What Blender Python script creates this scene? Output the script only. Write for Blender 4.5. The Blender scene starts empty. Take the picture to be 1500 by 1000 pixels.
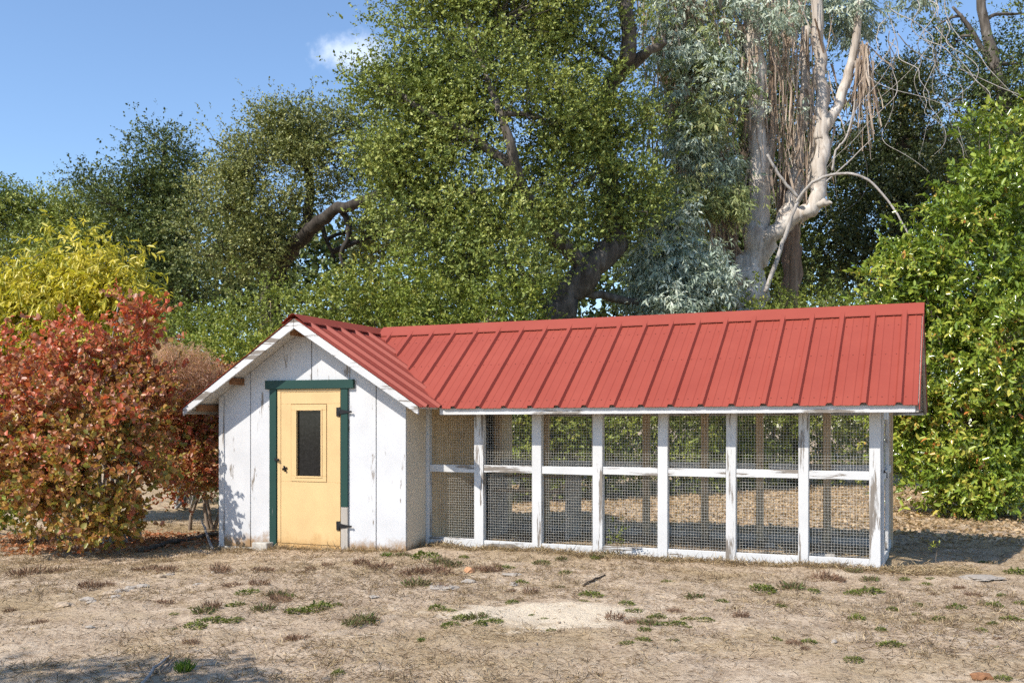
import bpy, bmesh, math, random
import numpy as np
from mathutils import Vector, noise as mnoise

# ------------------------------------------------------------------ camera, sky, sun, exposure
scn = bpy.context.scene
col = scn.collection
F, CX, HY, H = 1470.0, 750.0, 624.0, 1.5          # focal length in px of a 1500 wide frame, horizon row, eye height
TH = math.radians(23.85)                           # camera yaw to the west of the coop's normal
S_, C_ = math.sin(TH), math.cos(TH)
cam = bpy.data.cameras.new('camera'); cam_o = bpy.data.objects.new('camera', cam); col.objects.link(cam_o)
cam_o.location = (0, 0, H); cam_o.rotation_euler = (math.radians(90), 0, TH)
cam.sensor_width = 36; cam.lens = F / 1500 * 36; cam.shift_y = (HY - 500) / 1500
cam.clip_start = 0.1; cam.clip_end = 3000
scn.camera = cam_o

SUN_TRAVEL = Vector((0.5, 1.0, -1.10)).normalized()
w = bpy.data.worlds.new('World'); scn.world = w; w.use_nodes = True
nt = w.node_tree; nt.nodes.clear()
wo = nt.nodes.new('ShaderNodeOutputWorld'); bg = nt.nodes.new('ShaderNodeBackground'); bg.inputs[1].default_value = 0.135
sky = nt.nodes.new('ShaderNodeTexSky'); sky.sky_type = 'NISHITA'; sky.sun_disc = False
sky.sun_elevation = math.asin(-SUN_TRAVEL.z); sky.sun_rotation = math.atan2(-SUN_TRAVEL.x, -SUN_TRAVEL.y)
sky.air_density = 1.0; sky.dust_density = 0.15; sky.ozone_density = 4.0; sky.altitude = 50
# one small cumulus far off in the clear sky
def cam_dir(px, py):
    u, v = (px - CX) / F, (HY - py) / F
    return Vector((u * C_ - S_, u * S_ + C_, v)).normalized()
tc = nt.nodes.new('ShaderNodeTexCoord')
cd = cam_dir(522, 82)
sub = nt.nodes.new('ShaderNodeVectorMath'); sub.operation = 'SUBTRACT'; sub.inputs[1].default_value = cd
scl = nt.nodes.new('ShaderNodeVectorMath'); scl.operation = 'MULTIPLY'; scl.inputs[1].default_value = (1, 1, 2.0)
ln = nt.nodes.new('ShaderNodeVectorMath'); ln.operation = 'LENGTH'
nz = nt.nodes.new('ShaderNodeTexNoise'); nz.inputs['Scale'].default_value = 42; nz.inputs['Detail'].default_value = 6; nz.inputs['Roughness'].default_value = .6
ma = nt.nodes.new('ShaderNodeMath'); ma.operation = 'MULTIPLY_ADD'; ma.inputs[1].default_value = 0.075; 
mr = nt.nodes.new('ShaderNodeMapRange'); mr.interpolation_type = 'SMOOTHSTEP'
mr.inputs['From Min'].default_value = 0.082; mr.inputs['From Max'].default_value = 0.044; mr.inputs['To Max'].default_value = 0.5
mixc = nt.nodes.new('ShaderNodeMix'); mixc.data_type = 'RGBA'; mixc.inputs['B'].default_value = (6.6, 7.0, 7.6, 1)
L = nt.links.new
L(tc.outputs['Generated'], sub.inputs[0]); L(sub.outputs[0], scl.inputs[0]); L(scl.outputs[0], ln.inputs[0])
L(tc.outputs['Generated'], nz.inputs['Vector']); L(nz.outputs['Fac'], ma.inputs[0]); L(ln.outputs['Value'], ma.inputs[2])
L(ma.outputs[0], mr.inputs['Value']); L(mr.outputs[0], mixc.inputs['Factor']); L(sky.outputs[0], mixc.inputs['A'])
L(mixc.outputs['Result'], bg.inputs[0]); L(bg.outputs[0], wo.inputs[0])

sl = bpy.data.lights.new('sun', 'SUN'); sl.energy = 3.9; sl.angle = math.radians(0.53); sl.color = (1.0, 0.94, 0.85)
so = bpy.data.objects.new('sun', sl); col.objects.link(so); so.location = (-10, -20, 30)
so.rotation_euler = SUN_TRAVEL.to_track_quat('-Z', 'Y').to_euler()
scn.view_settings.view_transform = 'Standard'; scn.view_settings.look = 'None'
scn.view_settings.exposure = 0.66; scn.view_settings.gamma = 1
scn.render.engine = 'CYCLES'
scn.cycles.max_bounces = 6; scn.cycles.diffuse_bounces = 2; scn.cycles.glossy_bounces = 2
scn.cycles.transmission_bounces = 3; scn.cycles.transparent_max_bounces = 4
scn.cycles.use_adaptive_sampling = False; scn.cycles.use_light_tree = False; scn.cycles.sample_clamp_indirect = 4.0
scn.cycles.use_denoising = False; scn.cycles.denoiser = 'OPENIMAGEDENOISE'; scn.cycles.denoising_prefilter = 'ACCURATE'; scn.cycles.denoising_input_passes = 'RGB_ALBEDO_NORMAL'

# ------------------------------------------------------------------ helpers
rng = np.random.default_rng(7); random.seed(7)
def ray(px):                       # plan direction (X per metre of depth, Y per metre of depth)
    u = (px - CX) / F
    return u * C_ - S_, u * S_ + C_
def on_y(px, py, Y):               # point on the upright plane at distance Y seen at that pixel
    a, b = ray(px); d = Y / b
    return Vector((a * d, Y, H + (HY - py) / F * d))
def xat(px, Y): a, b = ray(px); return a / b * Y
def at(px, py, d):                 # point at depth d
    a, b = ray(px); return Vector((a * d, b * d, H + (HY - py) / F * d))
def gslope(x, y):
    s = np.clip(-6.0 - x, 0, 6) * -0.042
    return s
def gz(x, y):                      # ground height
    x = np.asarray(x, float); y = np.asarray(y, float)
    z = gslope(x, y) - 0.012
    z = z + .012 * np.sin(x * 1.7 + .6 * y) * np.cos(y * 1.3 - .4 * x) + .008 * np.sin(x * 4.1 - 2.2 * y) + .006 * np.cos(3.3 * y + 5.2 * x + 1)
    z = z + .013 * np.sin(9 * x + 5 * y + 2*np.sin(3*y)) * np.sin(8 * y - 3 * x + 2*np.sin(2.3*x)) + .007 * np.sin(19 * x - 9 * y + 3*np.sin(2*x+y)) * np.cos(19 * y + 4 * x + 2*np.sin(1.7*x))
    return z
def on_ground(px, py):
    d = H * F / (py - HY)
    for _ in range(4):
        a, b = ray(px); z = float(gz(a * d, b * d)); d = (H - z) * F / (py - HY)
    a, b = ray(px); return Vector((a * d, b * d, float(gz(a * d, b * d))))

def wloc(o):
    v = Vector((0, 0, 0))
    while o is not None: v = v + o.location; o = o.parent
    return v
def props(o, label=None, cat=None, group=None, kind=None):
    if label: o['label'] = label
    if cat: o['category'] = cat
    if group: o['group'] = group
    if kind: o['kind'] = kind
    return o
def thing(name, loc, label, cat, group=None):
    o = bpy.data.objects.new(name, None); col.objects.link(o); o.location = loc; o.empty_display_size = .2
    return props(o, label, cat, group)
def link(name, me, mat, parent=None, loc=None):
    o = bpy.data.objects.new(name, me); col.objects.link(o)
    if mat is not None and not me.materials: me.materials.append(mat)
    if parent is not None: o.parent = parent
    if loc is not None: o.location = loc
    return o
def fast_mesh(name, V, loops, starts, attrs=None, smooth=False):
    me = bpy.data.meshes.new(name)
    V = np.ascontiguousarray(V, dtype=np.float32)
    me.vertices.add(len(V)); me.vertices.foreach_set('co', V.ravel())
    me.loops.add(len(loops)); me.loops.foreach_set('vertex_index', np.ascontiguousarray(loops, dtype=np.int32))
    me.polygons.add(len(starts)); me.polygons.foreach_set('loop_start', np.ascontiguousarray(starts, dtype=np.int32))
    if smooth: me.polygons.foreach_set('use_smooth', np.ones(len(starts), dtype=bool))
    me.update(calc_edges=True); me.validate()
    if attrs:
        for k, v in attrs.items():
            a = me.attributes.new(k, 'FLOAT', 'POINT'); a.data.foreach_set('value', np.ascontiguousarray(v, dtype=np.float32))
    return me
class MB:
    """collects shapes in world coordinates; build() links them as one mesh object"""
    def __init__(s): s.v = []; s.f = []; s.sm = []
    def add(s, vs, fs, smooth=False):
        n = len(s.v); s.v += [tuple(p) for p in vs]; s.f += [tuple(i + n for i in f) for f in fs]; s.sm += [smooth] * len(fs); return s
    def box(s, a, b):
        x0, y0, z0 = a; x1, y1, z1 = b
        return s.add([(x0,y0,z0),(x1,y0,z0),(x1,y1,z0),(x0,y1,z0),(x0,y0,z1),(x1,y0,z1),(x1,y1,z1),(x0,y1,z1)],
                     [(0,3,2,1),(4,5,6,7),(0,1,5,4),(1,2,6,5),(2,3,7,6),(3,0,4,7)])
    def prism(s, poly, d):           # poly: list of 3-D points, d: extrusion vector
        n = len(poly); d = Vector(d)
        vs = [Vector(p) for p in poly] + [Vector(p) + d for p in poly]
        fs = [tuple(range(n)), tuple(range(2*n-1, n-1, -1))] + [(i, i+n, (i+1)%n+n, (i+1)%n) for i in range(n)]
        return s.add(vs, fs)
    def tube(s, pts, rads, sides=7, wob=0.0, cap=True):
        pts = [Vector(p) for p in pts]; n = len(pts); vs = []; fs = []
        up = Vector((.3, .9, .2)).normalized()
        for i, p in enumerate(pts):
            t = (pts[min(i+1, n-1)] - pts[max(i-1, 0)]);
            if t.length < 1e-6: t = Vector((0, 0, 1))
            t.normalize(); a = t.cross(up)
            if a.length < 1e-3: a = t.cross(Vector((1, 0, 0)))
            a.normalize(); b = t.cross(a)
            for k in range(sides):
                an = 2 * math.pi * k / sides
                r = rads[i] * (1 + wob * math.sin(3.1 * k + i * 1.3) * .5 + wob * (random.random() - .5))
                vs.append(p + a * math.cos(an) * r + b * math.sin(an) * r)
        for i in range(n - 1):
            for k in range(sides):
                fs.append((i*sides+k, i*sides+(k+1)%sides, (i+1)*sides+(k+1)%sides, (i+1)*sides+k))
        if cap: fs += [tuple(range(sides-1, -1, -1)), tuple(range((n-1)*sides, n*sides))]
        return s.add(vs, fs, True)
    def build(s, name, mat, parent=None, bevel=0, base=None):
        off = wloc(parent) if parent is not None else Vector(base or (0, 0, 0))
        me = bpy.data.meshes.new(name)
        me.from_pydata([(p[0]-off.x, p[1]-off.y, p[2]-off.z) for p in s.v], [], s.f); me.update()
        me.polygons.foreach_set('use_smooth', s.sm)
        o = link(name, me, mat, parent, None if parent is not None else off)
        bm = bmesh.new(); bm.from_mesh(me); bmesh.ops.recalc_face_normals(bm, faces=bm.faces); bm.to_mesh(me); bm.free()
        if bevel:
            m = o.modifiers.new('bevel', 'BEVEL'); m.width = bevel; m.segments = 1; m.limit_method = 'ANGLE'
        return o
def smooth_path(pts, rads, k=5):
    pts = [Vector(p) for p in pts]; out = []; ro = []
    n = len(pts)
    for i in range(n - 1):
        p0, p1, p2, p3 = pts[max(i-1,0)], pts[i], pts[i+1], pts[min(i+2,n-1)]
        for j in range(k):
            t = j / k
            out.append(.5 * ((2*p1) + (p2-p0)*t + (2*p0-5*p1+4*p2-p3)*t*t + (3*p1-p0-3*p2+p3)*t**3)); ro.append(rads[i]*(1-t)+rads[i+1]*t)
    out.append(pts[-1]); ro.append(rads[-1]); return out, ro

# ------------------------------------------------------------------ materials
def new_mat(name):
    m = bpy.data.materials.new(name); m.use_nodes = True; t = m.node_tree
    return m, t, t.nodes['Principled BSDF']
def node(t, k, **kw):
    n = t.nodes.new(k)
    for a, v in kw.items(): setattr(n, a, v)
    return n
def ramp(t, stops, interp='LINEAR'):
    r = node(t, 'ShaderNodeValToRGB'); e = r.color_ramp.elements; r.color_ramp.interpolation = interp
    while len(e) < len(stops): e.new(.5)
    for i, (p, c) in enumerate(stops):
        e[i].position = p; e[i].color = (*c, 1) if len(c) == 3 else c
    return r
def noise_tex(t, vec, scale, detail=5, rough=.55, mapping=None, dist=0):
    n = node(t, 'ShaderNodeTexNoise'); n.inputs['Scale'].default_value = scale; n.inputs['Detail'].default_value = detail
    n.inputs['Roughness'].default_value = rough; n.inputs['Distortion'].default_value = dist
    if mapping:
        mp = node(t, 'ShaderNodeMapping'); mp.inputs['Scale'].default_value = mapping; t.links.new(vec, mp.inputs[0]); vec = mp.outputs[0]
    t.links.new(vec, n.inputs['Vector']); return n
def mixcol(t, fac, a, b, mode='MIX'):
    m = node(t, 'ShaderNodeMix', data_type='RGBA', blend_type=mode)
    for s, v in (('Factor', fac), ('A', a), ('B', b)):
        if isinstance(v, (tuple, list)): m.inputs[s].default_value = (*v, 1)
        elif isinstance(v, (int, float)): m.inputs[s].default_value = v
        else: t.links.new(v, m.inputs[s])
    return m.outputs['Result']
def bump(t, bsdf, h, strength=.4, dist=.01):
    b = node(t, 'ShaderNodeBump'); b.inputs['Strength'].default_value = strength; b.inputs['Distance'].default_value = dist
    t.links.new(h, b.inputs['Height']); t.links.new(b.outputs[0], bsdf.inputs['Normal'])
def coords(t): return node(t, 'ShaderNodeTexCoord').outputs['Object']

def paint_mat(name, base, under, stretch, amount=.62, rough=.6, stain=None):
    """old paint: fine brushed unevenness, flaking to the wood below"""
    m, t, b = new_mat(name); c = coords(t)
    n1 = noise_tex(t, c, 9, 8, .7, stretch); n2 = noise_tex(t, c, 2.3, 4, .6)
    n3 = noise_tex(t, c, 60, 4, .6, stretch)
    v = ramp(t, [(0.3, tuple(x*.86 for x in base)), (.7, base)]); t.links.new(n2.outputs[0], v.inputs[0])
    r = ramp(t, [(amount, (0,0,0)), (amount+.035, (1,1,1))]); t.links.new(n1.outputs[0], r.inputs[0])
    w2 = ramp(t, [(.3, tuple(x*.6 for x in under)), (.7, under)]); t.links.new(n3.outputs[0], w2.inputs[0])
    out = mixcol(t, r.outputs[0], v.outputs[0], w2.outputs[0])
    if stain:                               # mud splashed and rubbed along the foot of the boards
        sx = node(t, 'ShaderNodeSeparateXYZ'); t.links.new(c, sx.inputs[0])
        ns = noise_tex(t, c, 7, 7, .75, (1, 1, .8))
        ad = node(t, 'ShaderNodeMath', operation='MULTIPLY_ADD'); ad.inputs[1].default_value = -.55
        t.links.new(ns.outputs[0], ad.inputs[0]); t.links.new(sx.outputs['Z'], ad.inputs[2])
        rs = ramp(t, [(0.0, (1,1,1)), (.10, (0,0,0))]); 
        mr_ = node(t, 'ShaderNodeMapRange'); mr_.inputs['From Min'].default_value = -.31; mr_.inputs['From Max'].default_value = 1.2
        t.links.new(ad.outputs[0], mr_.inputs['Value']); t.links.new(mr_.outputs[0], rs.inputs[0])
        out = mixcol(t, rs.outputs[0], out, stain)
    t.links.new(out, b.inputs['Base Color']); b.inputs['Roughness'].default_value = rough
    b.inputs['Specular IOR Level'].default_value = .3
    inv = node(t, 'ShaderNodeMath', operation='SUBTRACT'); inv.inputs[0].default_value = 1; t.links.new(r.outputs[0], inv.inputs[1])
    ad2 = node(t, 'ShaderNodeMath', operation='MULTIPLY_ADD'); ad2.inputs[1].default_value = .35
    t.links.new(n3.outputs[0], ad2.inputs[0]); t.links.new(inv.outputs[0], ad2.inputs[2])
    bump(t, b, ad2.outputs[0], .35, .003)
    return m
def wood_mat(name, c0, c1, stretch, rough=.8):
    m, t, b = new_mat(name); c = coords(t)
    n = noise_tex(t, c, 14, 6, .65, stretch); n2 = noise_tex(t, c, 1.6, 3)
    r = ramp(t, [(.3, c0), (.7, c1)]); t.links.new(n.outputs[0], r.inputs[0])
    k = ramp(t, [(.3, (.75,.75,.75)), (.7, (1.1,1.1,1.1))]); t.links.new(n2.outputs[0], k.inputs[0])
    t.links.new(mixcol(t, 1.0, r.outputs[0], k.outputs[0], 'MULTIPLY'), b.inputs['Base Color'])
    b.inputs['Roughness'].default_value = rough; b.inputs['Specular IOR Level'].default_value = .25
    bump(t, b, n.outputs[0], .4, .004); return m
def plain_mat(name, c, rough=.5, metal=0, var=.12, scale=20):
    m, t, b = new_mat(name); n = noise_tex(t, coords(t), scale, 5)
    r = ramp(t, [(.3, tuple(x*(1-var*1.6) for x in c)), (.7, tuple(x*(1+var) for x in c))]); t.links.new(n.outputs[0], r.inputs[0])
    t.links.new(r.outputs[0], b.inputs['Base Color']); b.inputs['Roughness'].default_value = rough; b.inputs['Metallic'].default_value = metal
    return m
def leaf_mat(name, stops, rough=.5, trans=.3, spec=.35, k=(.55,.45), glow=1.35):
    """colour by shoot (tint) and by single leaf (random per island); light passes through the blade"""
    m, t, b = new_mat(name)
    a = node(t, 'ShaderNodeAttribute', attribute_name='tint'); g = node(t, 'ShaderNodeNewGeometry')
    m1 = node(t, 'ShaderNodeMath', operation='MULTIPLY'); m1.inputs[1].default_value = k[1]; t.links.new(g.outputs['Random Per Island'], m1.inputs[0])
    m2 = node(t, 'ShaderNodeMath', operation='MULTIPLY_ADD'); m2.inputs[1].default_value = k[0]
    t.links.new(a.outputs['Fac'], m2.inputs[0]); t.links.new(m1.outputs[0], m2.inputs[2])
    r = ramp(t, stops); t.links.new(m2.outputs[0], r.inputs[0]); t.links.new(r.outputs[0], b.inputs['Base Color'])
    b.inputs['Roughness'].default_value = rough; b.inputs['Specular IOR Level'].default_value = spec
    tr = node(t, 'ShaderNodeBsdfTranslucent'); t.links.new(mixcol(t, 1.0, r.outputs[0], (glow, glow*1.02, glow*.55), 'MULTIPLY'), tr.inputs[0])
    mx = node(t, 'ShaderNodeMixShader'); mx.inputs[0].default_value = trans
    t.links.new(b.outputs[0], mx.inputs[1]); t.links.new(tr.outputs[0], mx.inputs[2])
    t.links.new(mx.outputs[0], t.nodes['Material Output'].inputs[0]); return m
def bark_mat(name, stops, stretch=(1,1,.25), scale=7, bstr=.8):
    m, t, b = new_mat(name); c = coords(t); n = noise_tex(t, c, scale, 8, .65, stretch, .6)
    r = ramp(t, stops); t.links.new(n.outputs[0], r.inputs[0]); t.links.new(r.outputs[0], b.inputs['Base Color'])
    b.inputs['Roughness'].default_value = .85; b.inputs['Specular IOR Level'].default_value = .2; bump(t, b, n.outputs[0], bstr, .03); return m

WHITE_V = paint_mat('white_paint_upright', (.60,.595,.585), (.25,.215,.18), (1,1,.09), .555)
WHITE_H = paint_mat('white_paint_level', (.60,.595,.585), (.25,.215,.18), (.09,1,1), .55)
WHITE_WALL = paint_mat('white_paint_wall', (.60,.60,.605), (.28,.24,.20), (1,1,.16), .615, stain=(.30,.19,.10))
BOUNCE_WALL = paint_mat('white_paint_wall_bounce', (.68,.585,.45), (.34,.27,.2), (1,1,.16), .665, stain=(.30,.19,.10))  # white side wall; warm light bounced off the ground is put into its colour
GREEN = paint_mat('green_paint', (.015,.052,.042), (.42,.40,.37), (1,1,.12), .66, .5)
YELLOW = paint_mat('yellow_paint', (.66,.455,.22), (.42,.28,.13), (1,1,.14), .72, .5, stain=(.50,.31,.13))
SOFFIT = wood_mat('soffit_paint', (.55,.53,.49), (.7,.68,.64), (.2,1,1))
TANWOOD = wood_mat('bare_framing', (.46,.33,.20), (.62,.47,.31), (1,1,.1))
TANWOOD_H = wood_mat('bare_beam', (.34,.24,.15), (.50,.38,.26), (.1,1,1))
PLY = wood_mat('plywood_lining', (.60,.44,.25), (.74,.57,.36), (1,1,.15))
BROWN = wood_mat('stained_purlin', (.20,.09,.04), (.34,.17,.08), (.6,.6,1))
GREYWOOD = wood_mat('weathered_board', (.30,.27,.23), (.48,.44,.39), (1,1,.1))
IRON = plain_mat('black_iron', (.02,.02,.022), .55, .6)
WIRE = plain_mat('galvanised_wire', (.60,.58,.53), .5, 0.0, .1, 8)
CONCRETE = plain_mat('concrete', (.42,.39,.34), .9, 0, .25, 12)
def metal_mat():
    m, t, b = new_mat('red_roof_metal'); c = coords(t)
    n = noise_tex(t, c, 1.3, 5, .6); n2 = noise_tex(t, c, 35, 4, .7); n3 = noise_tex(t, c, 4, 6, .7, (1, .25, .25))
    r = ramp(t, [(.3, (.268,.050,.032)), (.7, (.312,.064,.041))]); t.links.new(n.outputs[0], r.inputs[0])
    r3 = ramp(t, [(.62, (0,0,0)), (.8, (.35,.35,.35))]); t.links.new(n3.outputs[0], r3.inputs[0])
    o = mixcol(t, r3.outputs[0], r.outputs[0], (.37,.105,.065))
    r2 = ramp(t, [(.68, (0,0,0)), (.74, (.4,.4,.4))]); t.links.new(n2.outputs[0], r2.inputs[0])
    o = mixcol(t, r2.outputs[0], o, (.23,.055,.04))
    t.links.new(o, b.inputs['Base Color']); b.inputs['Roughness'].default_value = .58; b.inputs['Specular IOR Level'].default_value = .25
    bump(t, b, n.outputs[0], .15, .02); return m
RED = metal_mat()
def glass_mat():
    m, t, b = new_mat('dusty_glass'); c = coords(t); n = noise_tex(t, c, 30, 8, .75); n2 = noise_tex(t, c, 4, 4, .6)
    r = ramp(t, [(.45, (.004,.0045,.005)), (.80, (.03,.03,.03))]); t.links.new(n.outputs[0], r.inputs[0])
    r2 = ramp(t, [(.45, (0,0,0)), (.8, (.4,.4,.4))]); t.links.new(n2.outputs[0], r2.inputs[0])
    t.links.new(mixcol(t, r2.outputs[0], r.outputs[0], (.012,.013,.015)), b.inputs['Base Color'])
    b.inputs['Roughness'].default_value = .12; b.inputs['Specular IOR Level'].default_value = .35; return m
GLASS = glass_mat()

def ground_mat():
    m, t, b = new_mat('dry_dirt'); c = coords(t)
    n1 = noise_tex(t, c, .55, 6, .6); n2 = noise_tex(t, c, 3.2, 8, .68); n3 = noise_tex(t, c, 28, 6, .7); n4 = noise_tex(t, c, 110, 3, .6)
    base = ramp(t, [(.30, (.35,.255,.170)), (.5, (.53,.405,.280)), (.68, (.67,.535,.390))]); t.links.new(n2.outputs[0], base.inputs[0])
    gr = ramp(t, [(.47, (0,0,0)), (.62, (.75,.75,.75))]); t.links.new(n1.outputs[0], gr.inputs[0])
    o = mixcol(t, gr.outputs[0], base.outputs[0], (.43,.315,.175))
    sp = ramp(t, [(.38, (.44,.38,.33)), (.50, (1,1,1)), (.75, (1.12,1.12,1.1))]); t.links.new(n3.outputs[0], sp.inputs[0])
    o = mixcol(t, .75, o, sp.outputs[0], 'MULTIPLY')
    s4 = ramp(t, [(.35, (.72,.7,.67)), (.5, (1,1,1))]); t.links.new(n4.outputs[0], s4.inputs[0])
    o = mixcol(t, .55, o, s4.outputs[0], 'MULTIPLY')
    # spilled pale sand in front of the run
    p = on_ground(797, 900)
    mp = node(t, 'ShaderNodeMapping', vector_type='TEXTURE'); mp.inputs['Location'].default_value = (p.x, p.y, 0)
    mp.inputs['Rotation'].default_value = (0, 0, TH); mp.inputs['Scale'].default_value = (.80, .60, 50)
    t.links.new(c, mp.inputs[0]); ln = node(t, 'ShaderNodeVectorMath', operation='LENGTH'); t.links.new(mp.outputs[0], ln.inputs[0])
    ns = noise_tex(t, c, 2.6, 9, .7); ad = node(t, 'ShaderNodeMath', operation='MULTIPLY_ADD'); ad.inputs[1].default_value = 2.6
    t.links.new(ns.outputs[0], ad.inputs[0]); t.links.new(ln.outputs['Value'], ad.inputs[2])
    rs = ramp(t, [(.0, (1,1,1)), (.35, (0,0,0))]); mrr = node(t, 'ShaderNodeMapRange'); mrr.inputs['From Min'].default_value = 1.95; mrr.inputs['From Max'].default_value = 3.1
    t.links.new(ad.outputs[0], mrr.inputs['Value']); t.links.new(mrr.outputs[0], rs.inputs[0])
    sand = ramp(t, [(.3, (.64,.515,.36)), (.7, (.75,.63,.47))]); t.links.new(n3.outputs[0], sand.inputs[0])
    o = mixcol(t, rs.outputs[0], o, sand.outputs[0])
    t.links.new(o, b.inputs['Base Color']); b.inputs['Roughness'].default_value = .95; b.inputs['Specular IOR Level'].default_value = .15
    h = node(t, 'ShaderNodeMath', operation='MULTIPLY_ADD'); h.inputs[1].default_value = .35
    t.links.new(n4.outputs[0], h.inputs[0]); t.links.new(n3.outputs[0], h.inputs[2])
    h2 = node(t, 'ShaderNodeMath', operation='MULTIPLY_ADD'); h2.inputs[1].default_value = 3.0; t.links.new(n2.outputs[0], h2.inputs[0]); t.links.new(h.outputs[0], h2.inputs[2])
    bump(t, b, h2.outputs[0], .7, .035); return m

# ------------------------------------------------------------------ ground: one sheet to the horizon
def axis(lo, hi, step, far):
    a = list(np.arange(lo, hi, step)); s = step; x = a[0]; pre = []
    while x > -far: s *= 1.45; x -= s; pre.append(x)
    s = step; x = a[-1]; post = []
    while x < far: s *= 1.45; x += s; post.append(x)
    return np.array(pre[::-1] + a + post)
gx = axis(-16, 8, .095, 900); gy = axis(2.5, 18, .095, 900)
GX, GY = np.meshgrid(gx, gy); V = np.stack([GX, GY, gz(GX, GY)], -1).reshape(-1, 3)
nx, ny = len(gx), len(gy); I = (np.arange(ny-1)[:, None] * nx + np.arange(nx-1)[None, :]).ravel()
Q = np.stack([I, I+1, I+nx+1, I+nx], 1)
ground = link('ground', fast_mesh('ground', V, Q.ravel(), np.arange(0, Q.size, 4), smooth=True), ground_mat())
props(ground, 'dry tan dirt yard with a spilled patch of pale sand', 'ground', kind='structure')

# ------------------------------------------------------------------ the coop: gabled shed with a wire run joined to it
XR, YR, ZR = -7.555, 12.30, 2.845         # where the two ridges meet (deck level)
HS, RISE = 1.765, 1.11                    # half span and rise of the shed roof
YE = 10.87; HM = YR - YE                  # front eave of the run
YF, YB = 10.35, 2*12.30-10.35             # gable ends of the shed roof
XE = -0.335                               # gable end of the run roof
m1, m2 = RISE/HM, RISE/HS
def z_main(y): return ZR - m1*abs(YR - y)
def z_shed(x): return ZR - m2*abs(x - XR)
coop = thing('chicken_coop', (-4.7, 12.0, 0), 'white chicken coop with red metal roof, yellow door and long wire run', 'chicken coop')

# -- roof
roof = thing('roof', (0, 0, 0), None, None); roof.parent = coop; roof.location = (0, 0, 0)
def deck(poly, zf, th=.035):
    MB().prism([(x, y, zf(x, y)-.004) for x, y in poly], (0, 0, -th)).build('roof_deck', SOFFIT, roof)
fm = lambda x, y: z_main(y); fs = lambda x, y: z_shed(x)
deck([(XR+.01,YR),(XE,YR),(XE,YE+.03),(XR+HS,YE+.03)], fm)
deck([(XR+.01,YR+.001),(XE,YR+.001),(XE,2*YR-YE-.03),(XR+HS,2*YR-YE-.03)], fm)
deck([(XR,YF+.02),(XR,YB-.02),(XR-HS+.02,YB-.02),(XR-HS+.02,YF+.02)], fs)
deck([(XR+.001,YF+.02),(XR+HS-.02,YF+.02),(XR+HS-.02,YE+.02),(XR+.001,YR-.02)], fs)
deck([(XR+.001,YB-.02),(XR+HS-.02,YB-.02),(XR+HS-.02,2*YR-YE-.02),(XR+.001,YR+.02)], fs)
PITCH = .336
def profile(a0, a1, phase=0.0):
    """stations across a sheet: (position, height) of a ribbed metal profile"""
    st = []
    k0 = math.floor((a0 - phase)/PITCH) - 1; k1 = math.ceil((a1 - phase)/PITCH) + 1
    for k in range(k0, k1+1):
        c = phase + k*PITCH
        for dx, h in ((-.042,0),(-.022,.036),(.022,.036),(.042,0),(.100,0),(.108,.004),(.122,.004),(.130,0),(.206,0),(.214,.004),(.228,.004),(.236,0)):
            if a0 - 1e-6 <= c+dx <= a1 + 1e-6: st.append((c+dx, h))
    if not st or st[0][0] > a0+1e-4: st.insert(0, (a0, 0))
    if st[-1][0] < a1-1e-4: st.append((a1, 0))
    return st
def sheet(stations, fn_top, fn_bot, lift):
    """strip per station pair, from the ridge line to its own lower end"""
    vs, fs = [], []
    for a, h in stations: vs += [Vector(fn_top(a)) + lift*(h+.012), Vector(fn_bot(a)) + lift*(h+.012)]
    for i in range(len(stations)-1): fs.append((2*i, 2*i+1, 2*i+3, 2*i+2))
    o = MB().add(vs, fs).build('roof_panel', RED, roof)
    sm = o.modifiers.new('thickness', 'SOLIDIFY'); sm.thickness = .003; sm.offset = -1
    return o
def panels(a0, a1, ft, fb, lift, phase, per=3):
    w_ = PITCH*per; k = math.ceil((a0 - phase - .034)/w_)
    cuts = [a0]
    while phase + k*w_ - .04 < a1 - .05:
        c = phase + k*w_ - .04
        if c > a0 + .05: cuts.append(c)
        k += 1
    cuts.append(a1)
    for c0, c1 in zip(cuts[:-1], cuts[1:]):
        sheet(profile(c0, c1 + (.0 if c1 == a1 else .001), phase), ft, fb, lift)
nm_f = Vector((0, -m1, 1)).normalized(); nm_b = Vector((0, m1, 1)).normalized()
ns_l = Vector((-m2, 0, 1)).normalized(); ns_r = Vector((m2, 0, 1)).normalized()
def val_y(x, s):                               # where the valley crosses that X
    return YR - s*min(HM+.040, max(.0, (x-XR)*HM/HS))
PH = xat(1317, YE)                             # a rib seen near the run's end
panels(XR+.03, XE-.012, lambda x: (x, YR-.02, z_main(YR-.02)), lambda x: (x, val_y(x,1), z_main(val_y(x,1))), nm_f, PH)
panels(XR+.03, XE-.012, lambda x: (x, YR+.02, z_main(YR+.02)), lambda x: (x, val_y(x,-1), z_main(val_y(x,-1))), nm_b, PH)
panels(YF-.012, YB+.012, lambda y: (XR-.02, y, z_shed(XR-.02)), lambda y: (XR-HS-.03, y, z_shed(XR-HS-.03)), ns_l, YF+.16)
def val_x(y): return XR + min(HS+.03, abs(YR-y)*HS/HM)
panels(YF-.012, YR-.04, lambda y: (XR+.02, y, z_shed(XR+.02)), lambda y: (val_x(y), y, z_shed(val_x(y))), ns_r, YF+.16)
panels(YR+.04, YB+.012, lambda y: (XR+.02, y, z_shed(XR+.02)), lambda y: (val_x(y), y, z_shed(val_x(y))), ns_r, YF+.16)
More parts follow.
